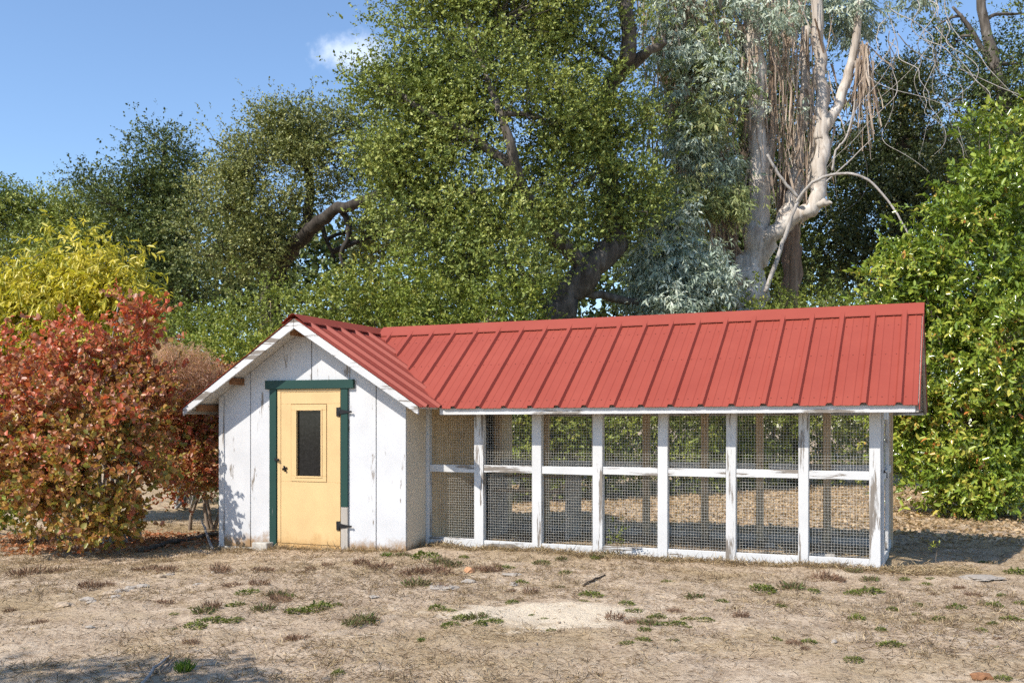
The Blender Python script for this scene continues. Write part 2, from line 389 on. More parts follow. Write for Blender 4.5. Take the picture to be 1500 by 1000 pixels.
def cap(a, b, side, drop, n_up=.052, w_=.165):
    """folded ridge cap from a to b; side: horizontal unit vector across the ridge"""
    a, b, side = Vector(a), Vector(b), Vector(side); up = Vector((0,0,1)); vs = []
    for p in (a, b):
        vs += [p - side*w_ - up*(drop*w_) + up*(n_up-.012), p - side*w_ - up*(drop*w_) + up*n_up, p - side*.02 + up*(n_up+.004), p + side*.02 + up*(n_up+.004), p + side*w_ - up*(drop*w_) + up*n_up, p + side*w_ - up*(drop*w_) + up*(n_up-.012)]
    fs = [(i, i+1, i+7, i+6) for i in range(5)]
    o = MB().add(vs, fs).build('ridge_cap', RED, roof); s_ = o.modifiers.new('thickness', 'SOLIDIFY'); s_.thickness = .003; s_.offset = -1
cap((XR+.13, YR, ZR), (XE+.012, YR, ZR), (0,1,0), m1)
cap((XR, YF-.025, ZR), (XR, YR+.02, ZR), (1,0,0), m2)
cap((XR, YR+.03, ZR), (XR, YB+.025, ZR), (1,0,0), m2)
for s in (1, -1):                               # valley flashing: a narrow bent strip over the cut rib ends
    vs = []; N = 16
    for i in range(N+1):
        t = .06 + .95*i/N; x = XR+HS*t; y = YR-s*HM*t; wob = .008*math.sin(i*2.3)+.006*random.random()
        p = Vector((x, y, ZR-RISE*t+.030+wob))
        vs += [p+Vector((0,0,.0))+Vector((-.055, -s*.0, .004)), p+Vector((0,0,-.006)), p+Vector((.05, s*.035, .018))]
    fs_ = []
    for i in range(N): fs_ += [(3*i,3*i+1,3*i+4,3*i+3),(3*i+1,3*i+2,3*i+5,3*i+4)]
    o = MB().add(vs, fs_).build('valley_flashing', RED, roof); s_ = o.modifiers.new('thickness', 'SOLIDIFY'); s_.thickness = .003
# rake boards of the shed gables and of the run's end
for y0, y1 in ((YF, YF+.028), (YB-.028, YB)):
    for sx in (-1, 1):
        x1 = XR + sx*(HS+.005)
        MB().prism([(XR+sx*.002,y0,ZR-.002),(x1,y0,z_shed(x1)-.002),(x1,y0,z_shed(x1)-.098),(XR+sx*.002,y0,ZR-.125)], (0,y1-y0,0)).build('rake_board', WHITE_H, roof, .003)
for sy in (-1, 1):
    y1 = YR + sy*(HM-.005)
    MB().prism([(XE-.002,YR+sy*.002,ZR-.002),(XE-.002,y1,z_main(y1)-.002),(XE-.002,y1,z_main(y1)-.10),(XE-.002,YR+sy*.002,ZR-.11)], (-.03,0,0)).build('rake_board', GREYWOOD, roof, .003)
    ye = YR + sy*(HM+.010)
    MB().box((XR+HS+.02, min(ye,ye-sy*.032), z_main(ye)-.088), (XE-.034, max(ye,ye-sy*.032), z_main(ye)-.010)).build('fascia', WHITE_H, roof, .003)
MB().box((XR-HS+.02, YF+.03, z_shed(XR-HS)-.075), (XR-HS+.05, YB-.03, z_shed(XR-HS)-.02)).build('fascia', GREYWOOD, roof)
for x in (XR-HS+.16, XR-1.06, XR-.1):          # purlins under the shed's slopes, ends showing below the rake
    zt = z_shed(x)-.052
    MB().box((x-.02, YF+.09, zt-.085), (x+.02, YB-.09, zt)).build('purlin', BROWN, roof)
for x in (XR+1.06,): MB().box((x-.02, YF+.09, z_shed(x)-.137), (x+.02, YE+.5, z_shed(x)-.052)).build('purlin', BROWN, roof)

for sy in (-1, 1):
    y1 = YR + sy*(HM+.03)
    MB().prism([(XE-.001,YR+sy*.003,ZR+.03),(XE-.001,y1,z_main(y1)+.03),(XE-.001,y1,z_main(y1)-.045),(XE-.001,YR+sy*.003,ZR-.045)], (.009,0,0)).build('rake_trim', RED, roof)
scw = MB()
for k in range(-1, 22):
    for dx in (.06, -.06, .168):
        x = PH - k*PITCH + dx
        for t in (.20, .52, .95):
            y = YR - HM*t
            if x < XE-.03 and y > val_y(x, 1)+.05 and x > XR+.2:
                c = Vector((x, y, z_main(y))) + nm_f*.013; a = Vector((.005,0,0)); b = nm_f.cross(Vector((1,0,0)))*.005
                scw.prism([c-a-b, c+a-b, c+a+b, c-a+b], nm_f*.005)
o = scw.build('roof_screws', plain_mat('screw_head', (.22,.05,.035), .5, .0), roof); o['kind'] = 'stuff'
# -- shed walls: upright sheets with open joints
YW = 10.70; XL, XRW = xat(322, YW), xat(595, YW); YWB = 2*YR - YW
dl, dr = xat(400.5, YW), xat(508, YW); dtop = on_y(455, 566, YW).z          # door opening
def under(x): return z_shed(x) - .042
def wall_board(x0, x1, zb, notch=None, y0=YW, th=.02, mat=WHITE_WALL):
    g = .006; x0 += g; x1 -= g
    top = [(x1, under(x1))] + ([(XR, under(XR))] if x0 < XR < x1 else []) + [(x0, under(x0))]
    pts = [(x0, zb), (x1, zb)] + top
    if notch == 'r': pts = [(x0, zb), (dl, zb), (dl, dtop), (x1, dtop)] + top
    if notch == 'l': pts = [(x0, dtop), (dr, dtop), (dr, zb), (x1, zb)] + top
    MB().prism([(x, y0, z) for x, z in pts], (0, th, 0)).build('wall_board', mat, coop, .002)
seams = [xat(p, YW) for p in (322, 367, 456.5, 551, 595)]
wall_board(seams[0], seams[1], -.085); wall_board(seams[1], seams[2], -.09, 'r')
wall_board(seams[2], seams[3], -.10, 'l'); wall_board(seams[3], seams[4], -.07)
for p, z in ((367, -.07), ):
    MB().box((xat(p,YW)-.045, YW+.021, -.09), (xat(p,YW)+.045, YW+.04, 1.9)).build('batten', GREYWOOD, coop)
MB().box((XL-.004, YW-.016, -.1), (xat(329,YW), YW-.001, under(XL)-.0)).build('corner_trim', WHITE_V, coop, .002)
for i, (a, b) in enumerate(((YW+.022, YW+.5), (YW+.5, YR), (YR, YR+.55), (YR+1.05, YWB))):       # side towards the run
    MB().box((XRW-.02, a+.003, -.03 if i else -.06), (XRW, b-.003, under(XRW)+.0)).build('wall_board', BOUNCE_WALL if i == 0 else PLY, coop, .002)
for k in range(4):
    a = YW+.022+k*(YWB-YW-.022)/4; b = a+(YWB-YW-.022)/4
    MB().box((XL, a+.003, -.2), (XL+.02, b-.003, under(XL))).build('wall_board', WHITE_WALL, coop, .002)
for k in range(3):
    a = XL+.021+k*(XRW-XL-.042)/3; b = a+(XRW-XL-.042)/3
    top = [(b-.003, under(b-.003))] + ([(XR, under(XR))] if a < XR < b else []) + [(a+.003, under(a+.003))]
    MB().prism([(x, YWB-.02, z) for x, z in [(a+.003,-.1),(b-.003,-.1)]+top], (0,.02,0)).build('wall_board', WHITE_WALL, coop)
MB().box((XL+.02, YW+.03, -.17), (XRW-.02, YWB-.03, -.03)).build('floor_slab', CONCRETE, coop)
lin = MB()                                     # added backing that keeps light from coming through the joints
lin.prism([(x, YW+.042, z) for x, z in [(XL+.03,-.02),(dl,-.02),(dl,dtop),(dr,dtop),(dr,-.02),(XRW-.03,-.02),(XRW-.03,under(XRW-.03)),(XR,under(XR)),(XL+.03,under(XL+.03))]], (0,.012,0))
lin.build('added_joint_backing', GREYWOOD, coop)
MB().box((XL-.02, YW-.02, -.30), (dl-.0, YW+.1, -.092)).build('footing', CONCRETE, coop, .006)
MB().box((XL-.034, YW+.05, .55), (XL-.002, YW+.09, under(XL)-.1)).build('drain_board', GREYWOOD, coop)
# -- door
yd = YW - .012
def P(px, py, y=YW): return on_y(px, py, y)
z_sill = P(450, 803).z
MB().box((xat(396.5,YW), YW-.030, z_sill-.03), (xat(406.5,YW), YW-.002, P(400,568).z)).build('door_jamb', GREEN, coop, .003)
MB().box((xat(501,YW), YW-.030, P(505,742).z), (xat(511,YW), YW-.002, P(505,568).z)).build('door_jamb', GREEN, coop, .003)
MB().box((xat(501,YW), YW-.029, z_sill-.05), (xat(511,YW), YW-.002, P(505,742.3).z)).build('door_jamb', GREYWOOD, coop, .003)
MB().prism([(P(391,570).x,YW-.045,P(391,570).z),(P(520,568.5).x,YW-.045,P(520,568.5).z),(P(520,555.5).x,YW-.045,P(520,555.5).z),(P(391,557.5).x,YW-.045,P(391,557.5).z)], (0,.043,0)).build('door_header', GREEN, coop, .003)
door = thing('door', (0,0,0), None, None); door.parent = coop; door.location = (0,0,0)
a0, a1 = P(406.8, 569.5), P(500.2, 804)
wx0, wx1 = xat(436,YW), xat(471.5,YW); wz0, wz1 = P(454,697).z, P(454,601).z
D0, D1, DZ0, DZ1 = a0.x+.004, a1.x-.004, z_sill, a0.z-.004
for bx in (((D0,DZ0),(D1,wz0)), ((D0,wz1),(D1,DZ1)), ((D0,wz0),(wx0,wz1)), ((wx1,wz0),(D1,wz1))):
    MB().box((bx[0][0], YW-.006, bx[0][1]), (bx[1][0], YW+.03, bx[1][1])).build('door_leaf', YELLOW, door)
sx = xat(412.8, YW); sz = P(450, 574.5).z
MB().box((sx, YW-.016, DZ0+.06), (D1-.003, YW-.0062, wz0-.075)).build('door_skin', YELLOW, door, .002)
MB().box((sx, YW-.016, wz1+.085), (D1-.003, YW-.0062, sz)).build('door_skin', YELLOW, door, .002)
MB().box((sx, YW-.016, wz0-.074), (xat(427.5,YW), YW-.0062, wz1+.084)).build('door_skin', YELLOW, door, .002)
MB().box((xat(480,YW), YW-.016, wz0-.074), (D1-.003, YW-.0062, wz1+.084)).build('door_skin', YELLOW, door, .002)
MB().box((D0+.002, YW-.015, DZ0+.06), (sx-.007, YW-.0062, DZ1-.002)).build('door_skin', YELLOW, door, .002)
MB().box((sx-.006, YW-.015, sz+.007), (D1-.003, YW-.0062, DZ1-.002)).build('door_skin', YELLOW, door, .002)
win = thing('window', (0,0,0), None, None); win.parent = door; win.location = (0,0,0)
for bx in (((xat(428,YW),wz0-.07),(xat(479.5,YW),wz0-.001)), ((xat(428,YW),wz1+.001),(xat(479.5,YW),wz1+.075)), ((xat(428,YW),wz0),(wx0-.001,wz1)), ((wx1+.001,wz0),(xat(479.5,YW),wz1))):
    MB().box((bx[0][0], YW-.024, bx[0][1]), (bx[1][0], YW-.0065, bx[1][1])).build('window_frame', YELLOW, win, .003)
bw = .022
for bx in (((wx0-bw,wz0-bw),(wx1+bw,wz0)), ((wx0-bw,wz1),(wx1+bw,wz1+bw)), ((wx0-bw,wz0+.0005),(wx0,wz1-.0005)), ((wx1,wz0+.0005),(wx1+bw,wz1-.0005))):
    MB().box((bx[0][0], YW-.031, bx[0][1]), (bx[1][0], YW-.0245, bx[1][1])).build('window_bead', YELLOW, win, .002)
MB().box((wx0-.01, YW+.006, wz0-.01), (wx1+.01, YW+.012, wz1+.01)).build('pane', GLASS, win)
for py in (603, 769.5):                         # strap hinges reaching over the jamb
    c = P(499, py); h = MB(); h.box((c.x-.045, YW-.032, c.z-.055), (c.x-.005, YW-.017, c.z+.055))
    h.tube([(c.x+.006, YW-.034, c.z-.06), (c.x+.006, YW-.034, c.z+.06)], [.009,.009], 8)
    h.prism([(c.x+.01,YW-.040,c.z-.03),(c.x+.16,YW-.040,c.z-.009),(c.x+.16,YW-.040,c.z+.009),(c.x+.01,YW-.040,c.z+.03)], (0,.008,0))
    h.tube([(c.x+.165,YW-.040,c.z),(c.x+.185,YW-.040,c.z)], [.014,.012], 7); h.build('hinge', IRON, door)
c = P(407.5, 673); h = MB().box((c.x-.03,YW-.040,c.z-.014),(c.x+.04,YW-.031,c.z+.014)); h.tube([(c.x-.02,YW-.05,c.z+.022),(c.x+.02,YW-.055,c.z-.004),(c.x+.045,YW-.05,c.z)], [.006,.006,.006], 6); h.build('latch', IRON, door)
c = P(419, 686); h = MB()
for an in (.4, 2.0, 3.5, 5.1): h.tube([(c.x,YW-.026,c.z),(c.x+.035*math.cos(an),YW-.03,c.z+.04*math.sin(an))], [.006,.011], 6)
h.tube([(c.x,YW-.016,c.z),(c.x,YW-.06,c.z)], [.012,.016], 8); h.build('handle', IRON, door)

# -- run: posts, rails, sills, wire
YP = 11.20; YPB = 2*YR - YP
pp = [(621.8,628.5),(694.5,708),(779.5,793),(868,882.5),(963,977.5),(1063,1077.5),(1169,1184),(1273.5,1290)]
posts = [(xat(a,YP), xat(b,YP)) for a, b in pp]
def jit(s=.004): return random.uniform(-s, s)
ztop = z_main(YP) - .05
for i, (a, b) in enumerate(posts):
    if b - a < .08 and i > 0: a, b = (a+b)/2-.045, (a+b)/2+.045
    posts[i] = (a, b); l = jit(.006)
    MB().prism([(a,YP,-.06),(b,YP,-.06),(b+l,YP,ztop+.04),(a+l,YP,ztop+.04)], (0,.088,0)).build('post', WHITE_V, coop, .004)
    ab = a - jit(.05)
    MB().box((ab, YPB-.088, -.06), (ab+.089, YPB, ztop+.04)).build('post', TANWOOD, coop, .003)
MB().box((posts[0][0], YP+.089, ztop-.10), (posts[-1][1], YP+.125, ztop+.02)).build('header', TANWOOD_H, coop, .003)
MB().box((posts[0][0], YPB-.125, ztop-.10), (posts[-1][1], YPB-.089, ztop+.02)).build('header', TANWOOD_H, coop, .003)
zr = .975
def wire_panel(o, ux, nu, nv, du, dv, r=.00105):
    """welded wire: every wire a four sided rod; o lower corner, ux unit vector along"""
    o, ux = Vector(o), Vector(ux); uz = Vector((0,0,1)); un = ux.cross(uz); m = MB(); Wd, Hd = nu*du, nv*dv
    def rod(p, q, s1, s2):
        vs = [p-s1,p-s2,p+s1,p+s2,q-s1,q-s2,q+s1,q+s2]; m.add(vs, [(0,1,5,4),(1,2,6,5),(2,3,7,6),(3,0,4,7)])
    sag = [Vector((0,0,0))]*8
    for i in range(nu+1):
        p = o+ux*(i*du+jit(.0015)); bow = un*jit(.006)
        rod(p, p+uz*Hd*.5+bow, ux*r, un*r); rod(p+uz*Hd*.5+bow, p+uz*Hd+ux*jit(.002), ux*r, un*r)
    for j in range(nv+1):
        p = o+uz*(j*dv+jit(.0015))+un*.0015; bow = un*jit(.006)
        rod(p, p+ux*Wd*.5+bow, uz*r, un*r); rod(p+ux*Wd*.5+bow, p+ux*Wd+uz*jit(.002), uz*r, un*r)
    w_ = m.build('wire_panel', WIRE, coop); w_['kind'] = 'stuff'
for i in range(7):
    a, b = posts[i][1], posts[i+1][0]; dz = jit(.006)
    MB().prism([(a+.001,YP+.012,zr-.045+dz),(b-.001,YP+.012,zr-.045+jit(.006)+dz),(b-.001,YP+.012,zr+.045+dz),(a+.001,YP+.012,zr+.045+dz)], (0,.04,0)).build('rail', WHITE_H, coop, .003)
    MB().box((a+.001, YP+.01+jit(), -.05), (b-.001, YP+.05, .095+jit(.008))).build('sill', WHITE_H, coop, .004)
    a2, b2 = posts[i][1]-.03, posts[i+1][0]+.03; n = round((b2-a2)/.0318)
    wire_panel((a2, YP+.068, .05), (1,0,0), n, 29, (b2-a2)/n, .0318)
    wire_panel((a2, YP+.064, zr-.02), (1,0,0), n, 21, (b2-a2)/n, .0318)
    MB().box((a+.001, YPB-.06, zr-.045), (b-.001, YPB-.02, zr+.045)).build('rail', WHITE_H, coop, .003)
    MB().box((a+.001, YPB-.06, -.05), (b-.001, YPB-.02, .09)).build('sill', GREYWOOD, coop, .003)
    n2 = round((b2-a2)/.0508)
    wire_panel((a2, YPB-.012, .05), (1,0,0), n2, 30, (b2-a2)/n2, .0508, .0007)
xe = posts[-1][1]
for z0, z1, mt in ((-.05,.095,WHITE_H),(zr-.045,zr+.045,WHITE_H)):
    MB().box((xe-.05, YP+.089, z0), (xe-.012, YPB-.089, z1)).build('rail', mt, coop, .003)
gate = MB(); g0, g1 = YP+.09, YP+.95
gate.box((xe-.008, g0, .02), (xe+.026, g0+.085, 1.66)); gate.box((xe-.008, g1-.085, .02), (xe+.026, g1, 1.66))
gate.box((xe-.007, g0+.086, .02), (xe+.025, g1-.086, .11)); gate.box((xe-.007, g0+.086, zr-.045), (xe+.025, g1-.086, zr+.045)); gate.box((xe-.007, g0+.086, 1.57), (xe+.025, g1-.086, 1.66))
gate.build('gate', WHITE_V, coop, .003)
h = MB().box((xe+.027, g0-.01, zr+.03), (xe+.034, g0+.1, zr+.06)); h.tube([(xe+.03,g0+.02,zr+.045),(xe+.055,g0+.02,zr+.03),(xe+.055,g0+.02,zr-.02)], [.006]*3, 6); h.build('latch', IRON, coop)
wire_panel((xe-.02, YP+.09, .05), (0,1,0), 40, 31, .05, .0508, .0007)
MB().prism([(xe-.04, YP+.05, ztop+.02),(xe-.04, YPB-.05, ztop+.02),(xe-.04, YR+.02, under(XR)-.06),(xe-.04, YR-.02, under(XR)-.06)], (.02,0,0)).build('gable_board', WHITE_H, coop)
# inside: roost poles and the doorway frame of the shed
for y, z in ((12.6,.62),(12.95,.8)):
    MB().tube([(XRW+.3,y,z),(XRW+1.4,y,z+.01)], [.024,.022], 7, .05).build('roost_pole', TANWOOD_H, coop)
for y in (YR+.55, YR+1.0): MB().box((XRW-.03, y, -.02), (XRW+.03, y+.05, 1.75)).build('doorway_frame', TANWOOD, coop, .002)
for x in (XRW+.02+.29, XRW+1.42): MB().box((x-.03, 12.5, -.05), (x, 13.05, .85)).build('roost_bracket', GREYWOOD, coop)

# ------------------------------------------------------------------ leaves
def unit(a): return a / np.maximum(np.linalg.norm(a, axis=-1, keepdims=True), 1e-9)
def leaves_mesh(name, P0, D, N, ln, wd, tint, hexa=False, fold=.25, curl=0.0):
    """P0 base, D along the blade, N blade normal; diamond (2 tris) or pointed oval (2 quads) folded on the midrib"""
    n = len(P0); D = unit(D); Sd = unit(np.cross(D, N)); N = np.cross(Sd, D); ln = ln[:, None]; wd = wd[:, None]
    if not hexa:
        m_ = P0 + D*ln*.48; up = N*wd*fold
        V = np.stack([P0, m_+Sd*wd*.5+up, P0+D*ln - N*ln*curl, m_-Sd*wd*.5+up], 1).reshape(-1, 3)
        b = np.arange(n)[:, None]*4; Lp = np.concatenate([b+0, b+1, b+2, b+0, b+2, b+3], 1).ravel(); st = np.arange(0, n*6, 3); k = 4
    else:
        q1 = P0 + D*ln*.28; q2 = P0 + D*ln*.68 - N*ln*curl*.4; up = N*wd*fold
        V = np.stack([P0, q1+Sd*wd*.46+up, q2+Sd*wd*.42+up, P0+D*ln-N*ln*curl, q2-Sd*wd*.42+up, q1-Sd*wd*.46+up], 1).reshape(-1, 3)
        b = np.arange(n)[:, None]*6; Lp = np.concatenate([b+0, b+1, b+2, b+3, b+0, b+3, b+4, b+5], 1).ravel(); st = np.arange(0, n*8, 4); k = 6
    return fast_mesh(name, V, Lp, st, {'tint': np.repeat(tint, k)})
def sph(n): return unit(rng.normal(size=(n, 3)))
def vnoise(p, f, seed=0.0):
    q = p*f + seed
    return (np.sin(q[:,0]*1.0+1.7*np.sin(q[:,1]*.9)) + np.sin(q[:,1]*1.13+1.5*np.sin(q[:,2]*1.1)) + np.sin(q[:,2]*.93+1.6*np.sin(q[:,0]*1.07)))/3
def crown_points(lobes, n_clusters, per, spread, hollow=2.4, gap=.0, seed=0.0, fq=2.0):
    """shoot roots: lobes -> leafy clusters -> shoots. Returns roots, outward directions, cluster tint, cluster centres"""
    vol = np.array([l[1][0]*l[1][1]*l[1][2] for l in lobes])**.67 * np.array([l[2] if len(l) > 2 else 1. for l in lobes]); vol /= vol.sum()
    C, O = [], []
    for l, f in zip(lobes, vol):
        k = max(3, int(n_clusters*f*(1+1.6*gap))); d = sph(k); r = rng.random(k)**(1/hollow); r = np.where(rng.random(k) < .07, 1+.28*rng.random(k), r)
        bumpy = 1 + .30*vnoise(d*2.1, 1.9, seed+l[0][0]) + .16*vnoise(d*5., 1.7, seed)
        p = d*(r*bumpy)[:, None]*np.array(l[1]) + np.array(l[0])
        C.append(p); O.append(d)
    C = np.concatenate(C); O = np.concatenate(O)
    keep = .75*vnoise(C, fq, seed) + .5*vnoise(C, fq*2.2, seed+4) > -1 + gap*2.7
    keep &= C[:,2] > .15
    C, O = C[keep], O[keep]; nC = len(C)
    sz = spread*(.55+.9*rng.random(nC))
    off = rng.normal(size=(nC, per, 3))*np.array([1, 1, .62])
    Rt = C[:,None,:] + off*sz[:,None,None]*.55
    dr_ = unit(O[:,None,:]*.8 + off*.7 + rng.normal(size=off.shape)*.45 + np.array([0,0,.35]))
    ct = np.clip(.5 + .33*rng.normal(size=nC)*.7 + .22*vnoise(C, .8, seed+9), 0, 1)
    return Rt.reshape(-1,3), dr_.reshape(-1,3), np.repeat(ct, per), C
def shoots_to_leaves(R, D, T, k, slen, ll, lw, up=.5, droop=0.0, along=.5, rnd=.55):
    n = len(R); t = (np.arange(k)+.6)/k
    ax = unit(D + np.array([0,0,-droop])); L_ = slen*(.6+.8*rng.random(n))
    a = unit(np.cross(ax, sph(n))); b = np.cross(ax, a)
    ph = rng.random(n)[:,None]*6.28 + np.arange(k)[None,:]*2.4
    rad = a[:,None,:]*np.cos(ph)[...,None] + b[:,None,:]*np.sin(ph)[...,None]
    pos = R[:,None,:] + ax[:,None,:]*(L_[:,None]*t[None,:])[...,None]
    ld = unit(rad*(1-along) + ax[:,None,:]*along + rng.normal(size=pos.shape)*rnd*.5 + np.array([0,0,-droop*.9]))
    ln_ = unit(np.array([0,0,up]) + ax[:,None,:]*.65 + rng.normal(size=pos.shape)*rnd*.85)
    m = n*k; tt = np.clip(np.repeat(T, k) + rng.normal(size=m)*.06, 0, 1)
    sc = .5+.9*rng.random(m)**1.3
    return pos.reshape(-1,3), ld.reshape(-1,3), ln_.reshape(-1,3), ll*sc, lw*sc*(.85+.3*rng.random(m)), tt
def foliage(name, parent, mat, lobes, n_cl, per, spread, k, slen, ll, lw, hexa=False, hollow=2.4, gap=.0, seed=0., up=.5, droop=0., along=.5, curl=0., tintf=None, fold=.22, rnd=.55, fq=2.0):
    R, D, T, C = crown_points(lobes, n_cl, per, spread, hollow, gap, seed, fq)
    if tintf is not None: T = tintf(R, T)
    p, d, n, l, w_, t = shoots_to_leaves(R, D, T, k, slen, ll, lw, up, droop, along, rnd)
    off = np.array(wloc(parent))
    me = leaves_mesh(name, p-off, d, n, l, w_, t, hexa, fold, curl)
    o = link(name, me, mat, parent); o['kind'] = 'stuff'
    return o, R, C
def twigs(parent, mat, C, anchors, frac=.35, r0=.02, name='branches', bend=.15):
    """fine limbs from the nearest anchor to a share of the leafy clusters"""
    A = np.array([tuple(a) for a in anchors]); m = MB(); n = max(1, int(len(C)*frac)); idx = rng.choice(len(C), n, replace=False)
    for i in idx:
        c = C[i]; dd = np.linalg.norm(A-c, axis=1)+.35*np.maximum(0, A[:,2]-c[2]); a = A[dd.argmin()]; v = c-a; ln_ = np.linalg.norm(v)
        if ln_ < .1: continue
        q = [a + v*t + rng.normal(size=3)*ln_*bend*.5*math.sin(t*3.14) + np.array([0,0,-.10*ln_*math.sin(t*3.14)]) for t in (0,.35,.7,1)]
        r = min(r0*1.6, r0*(.5+.28*ln_)); m.tube(q, [r, r*.75, r*.5, r*.22], 4, .1, False)
    o = m.build(name, mat, parent); o['kind'] = 'stuff'; return o
def limbs(parent, mat, paths, name='trunk', sides=9, wob=.12, k=5):
    pts_all = []; o = None
    for pts, rads in paths:
        m = MB()
        p, r = smooth_path(pts, rads, k)
        for i in range(1, len(p)-1): p[i] = p[i] + Vector(rng.normal(size=3))*r[i]*.18
        m.tube(p, r, sides, wob); pts_all += p
        o = m.build(name if o is None or name != 'trunk' else 'limb', mat, parent)
    return o, pts_all
def lobe(px, py, rpx, d, dy=1.0, flat=1.0, wt=1.0):
    r = rpx/F*d; p = at(px, py, d); return ((p.x, p.y, p.z), (r, r*dy, r*flat), wt)
def pxr(wpx, d): return wpx/2/F*d

OAK = leaf_mat('oak_leaf', [(.0,(0.070,0.102,0.026)), (.35,(0.160,0.203,0.044)), (.7,(0.294,0.328,0.074)), (1,(0.505,0.495,0.156))], .45, 0.12, 0.28)
OAK2 = leaf_mat('oak_leaf_olive', [(.0,(0.080,0.100,0.032)), (.4,(0.176,0.196,0.059)), (.75,(0.310,0.310,0.099)), (1,(0.480,0.440,0.176))], .45, 0.12, 0.28)
DARKLEAF = leaf_mat('dark_leaf', [(.0,(0.034,0.049,0.018)), (.5,(0.083,0.114,0.032)), (1,(0.208,0.229,0.053))], .45, 0.1, 0.25)
UNDER = leaf_mat('understory_leaf', [(.0,(0.079,0.109,0.020)), (.4,(0.185,0.225,0.040)), (.75,(0.307,0.327,0.060)), (1,(0.527,0.435,0.100))], .45, 0.16, 0.3)
UNDER2 = leaf_mat('understory_leaf_lime', [(.0,(0.092,0.131,0.024)), (.5,(0.223,0.274,0.046)), (1,(0.446,0.422,0.079))], .45, 0.2, 0.3)
GLAUC = leaf_mat('eucalyptus_leaf', [(.0,(0.138,0.184,0.125)), (.4,(0.303,0.368,0.278)), (.8,(0.550,0.596,0.486)), (1,(0.687,0.690,0.557))], .5, .15, .35)
EUCG = leaf_mat('eucalyptus_leaf_green', [(.0,(0.117,0.156,0.065)), (.6,(0.286,0.325,0.117)), (1,(0.520,0.468,0.208))], .45, .22, .4)
PHOT = leaf_mat('photinia_leaf', [(.0,(0.073,0.118,0.018)), (.4,(0.185,0.264,0.032)), (.70,(0.342,0.390,0.057)), (.86,(0.527,0.458,0.090)), (.95,(0.555,0.264,0.057)), (1,(0.527,0.138,0.052))], .22, .2, .6)
SMOKE = leaf_mat('smoke_bush_leaf', [(.0,(.19,.22,.05)), (.16,(.34,.27,.06)), (.32,(.46,.24,.07)), (.48,(.40,.19,.12)), (.60,(.46,.145,.065)), (.78,(.60,.13,.065)), (1,(.66,.27,.15))], .4, .3, .45, k=(.62,.38), glow=1.3)
YELL = leaf_mat('yellow_leaf', [(.0,(0.142,0.183,0.023)), (.35,(0.355,0.345,0.037)), (.7,(0.616,0.517,0.063)), (1,(0.750,0.631,0.152))], .4, .34, .4)
PLUME = leaf_mat('smoke_plume', [(.0,(.46,.27,.18)), (1,(.66,.44,.32))], .8, .4, .1)
BARK_OAK = bark_mat('oak_bark', [(.3,(.045,.036,.028)), (.55,(.13,.11,.09)), (.75,(.30,.27,.24))])
BARK_LIMB = bark_mat('limb_bark', [(.35,(.025,.02,.016)), (.6,(.075,.062,.05)), (.8,(.20,.18,.16))])
BARK_DARK = bark_mat('dark_bark', [(.3,(.035,.026,.02)), (.7,(.12,.09,.065))])
BARK_PALE = bark_mat('pale_bark', [(.28,(.20,.15,.11)), (.45,(.42,.36,.30)), (.62,(.60,.54,.47)), (.8,(.68,.63,.57))], (1,1,.16), 5, .5)
BARK_RED = bark_mat('shaggy_bark', [(.3,(.10,.065,.045)), (.6,(.27,.185,.13)), (.8,(.45,.35,.27))], (1,1,.06), 9, 1.0)
STRIP = leaf_mat('bark_ribbon', [(.0,(.17,.115,.08)), (.5,(.36,.27,.20)), (1,(.58,.49,.40))], .8, .1, .2)
STEM = bark_mat('stem', [(.3,(.12,.085,.06)), (.7,(.30,.24,.19))])
GREYSTEM = bark_mat('grey_stem', [(.3,(.25,.22,.19)), (.7,(.50,.46,.42))])

# ------------------------------------------------------------------ trees behind the coop
def tree(name, label, cat, d, basepx, paths, lobes, mat, bark, n_cl, per, spread, k, slen, ll, lw, group=None, frac=.3, r0=.03, **kw):
    b = at(basepx, 700, d); root = thing(name, (b.x, b.y, float(gz(b.x, b.y))), label, cat, group)
    _, anchors = limbs(root, bark, paths)
    o, R, C = foliage('crown', root, mat, lobes, n_cl, per, spread, k, slen, ll, lw, **kw)
    # main boughs to every lobe, then twigs
    A = list(anchors); m = MB()
    for l in lobes:
        c = Vector(l[0]); a = min(A, key=lambda q: (q-c).length + .5*max(0, q.z-c.z)); v = c-a
        if v.length < .3: continue
        q = [a, a+v*.35+Vector((rng.normal()*.12,rng.normal()*.12,.05*v.length)), a+v*.7+Vector((rng.normal()*.15,rng.normal()*.15,.06*v.length)), c]
        r = min(.12, .03+.022*v.length); p_, r_ = smooth_path(q, [r, r*.8, r*.55, r*.3], 4); MB().tube(p_, r_, 6, .15).build('limb', bark, root); anchors = anchors + p_
    twigs(root, bark, C, anchors, frac, r0)
    return root
D1 = 23.0
def A1(px, py, dd=0): return at(px, py, D1+dd)
def base_at(px, d): a, b = ray(px); return Vector((a*d, b*d, -.15))
oak_paths = [([base_at(790,D1), A1(805,510), A1(828,435), A1(868,392), A1(900,355,.4), A1(893,280,1.3), A1(880,170,1.8), A1(905,108,1.2), A1(922,70,.6), A1(916,-60,.6)], [.50,.42,.36,.33,.28,.24,.21,.19,.19,.14]),
    ([A1(860,398), A1(800,330,-.4), A1(762,265,-1.5), A1(742,190,-1.9), A1(700,80,-1)], [.20,.16,.13,.10,.04]),
    ([A1(835,428), A1(880,432,.2), A1(945,442,.5), A1(990,430,.8)], [.12,.1,.08,.04]), ([A1(905,108,1.2), A1(940,84,.8), A1(975,60,.5)], [.16,.13,.08]),
    ([A1(757,250,-1.6), A1(690,200,-1.6), A1(600,150,-1.5)], [.12,.09,.05])]
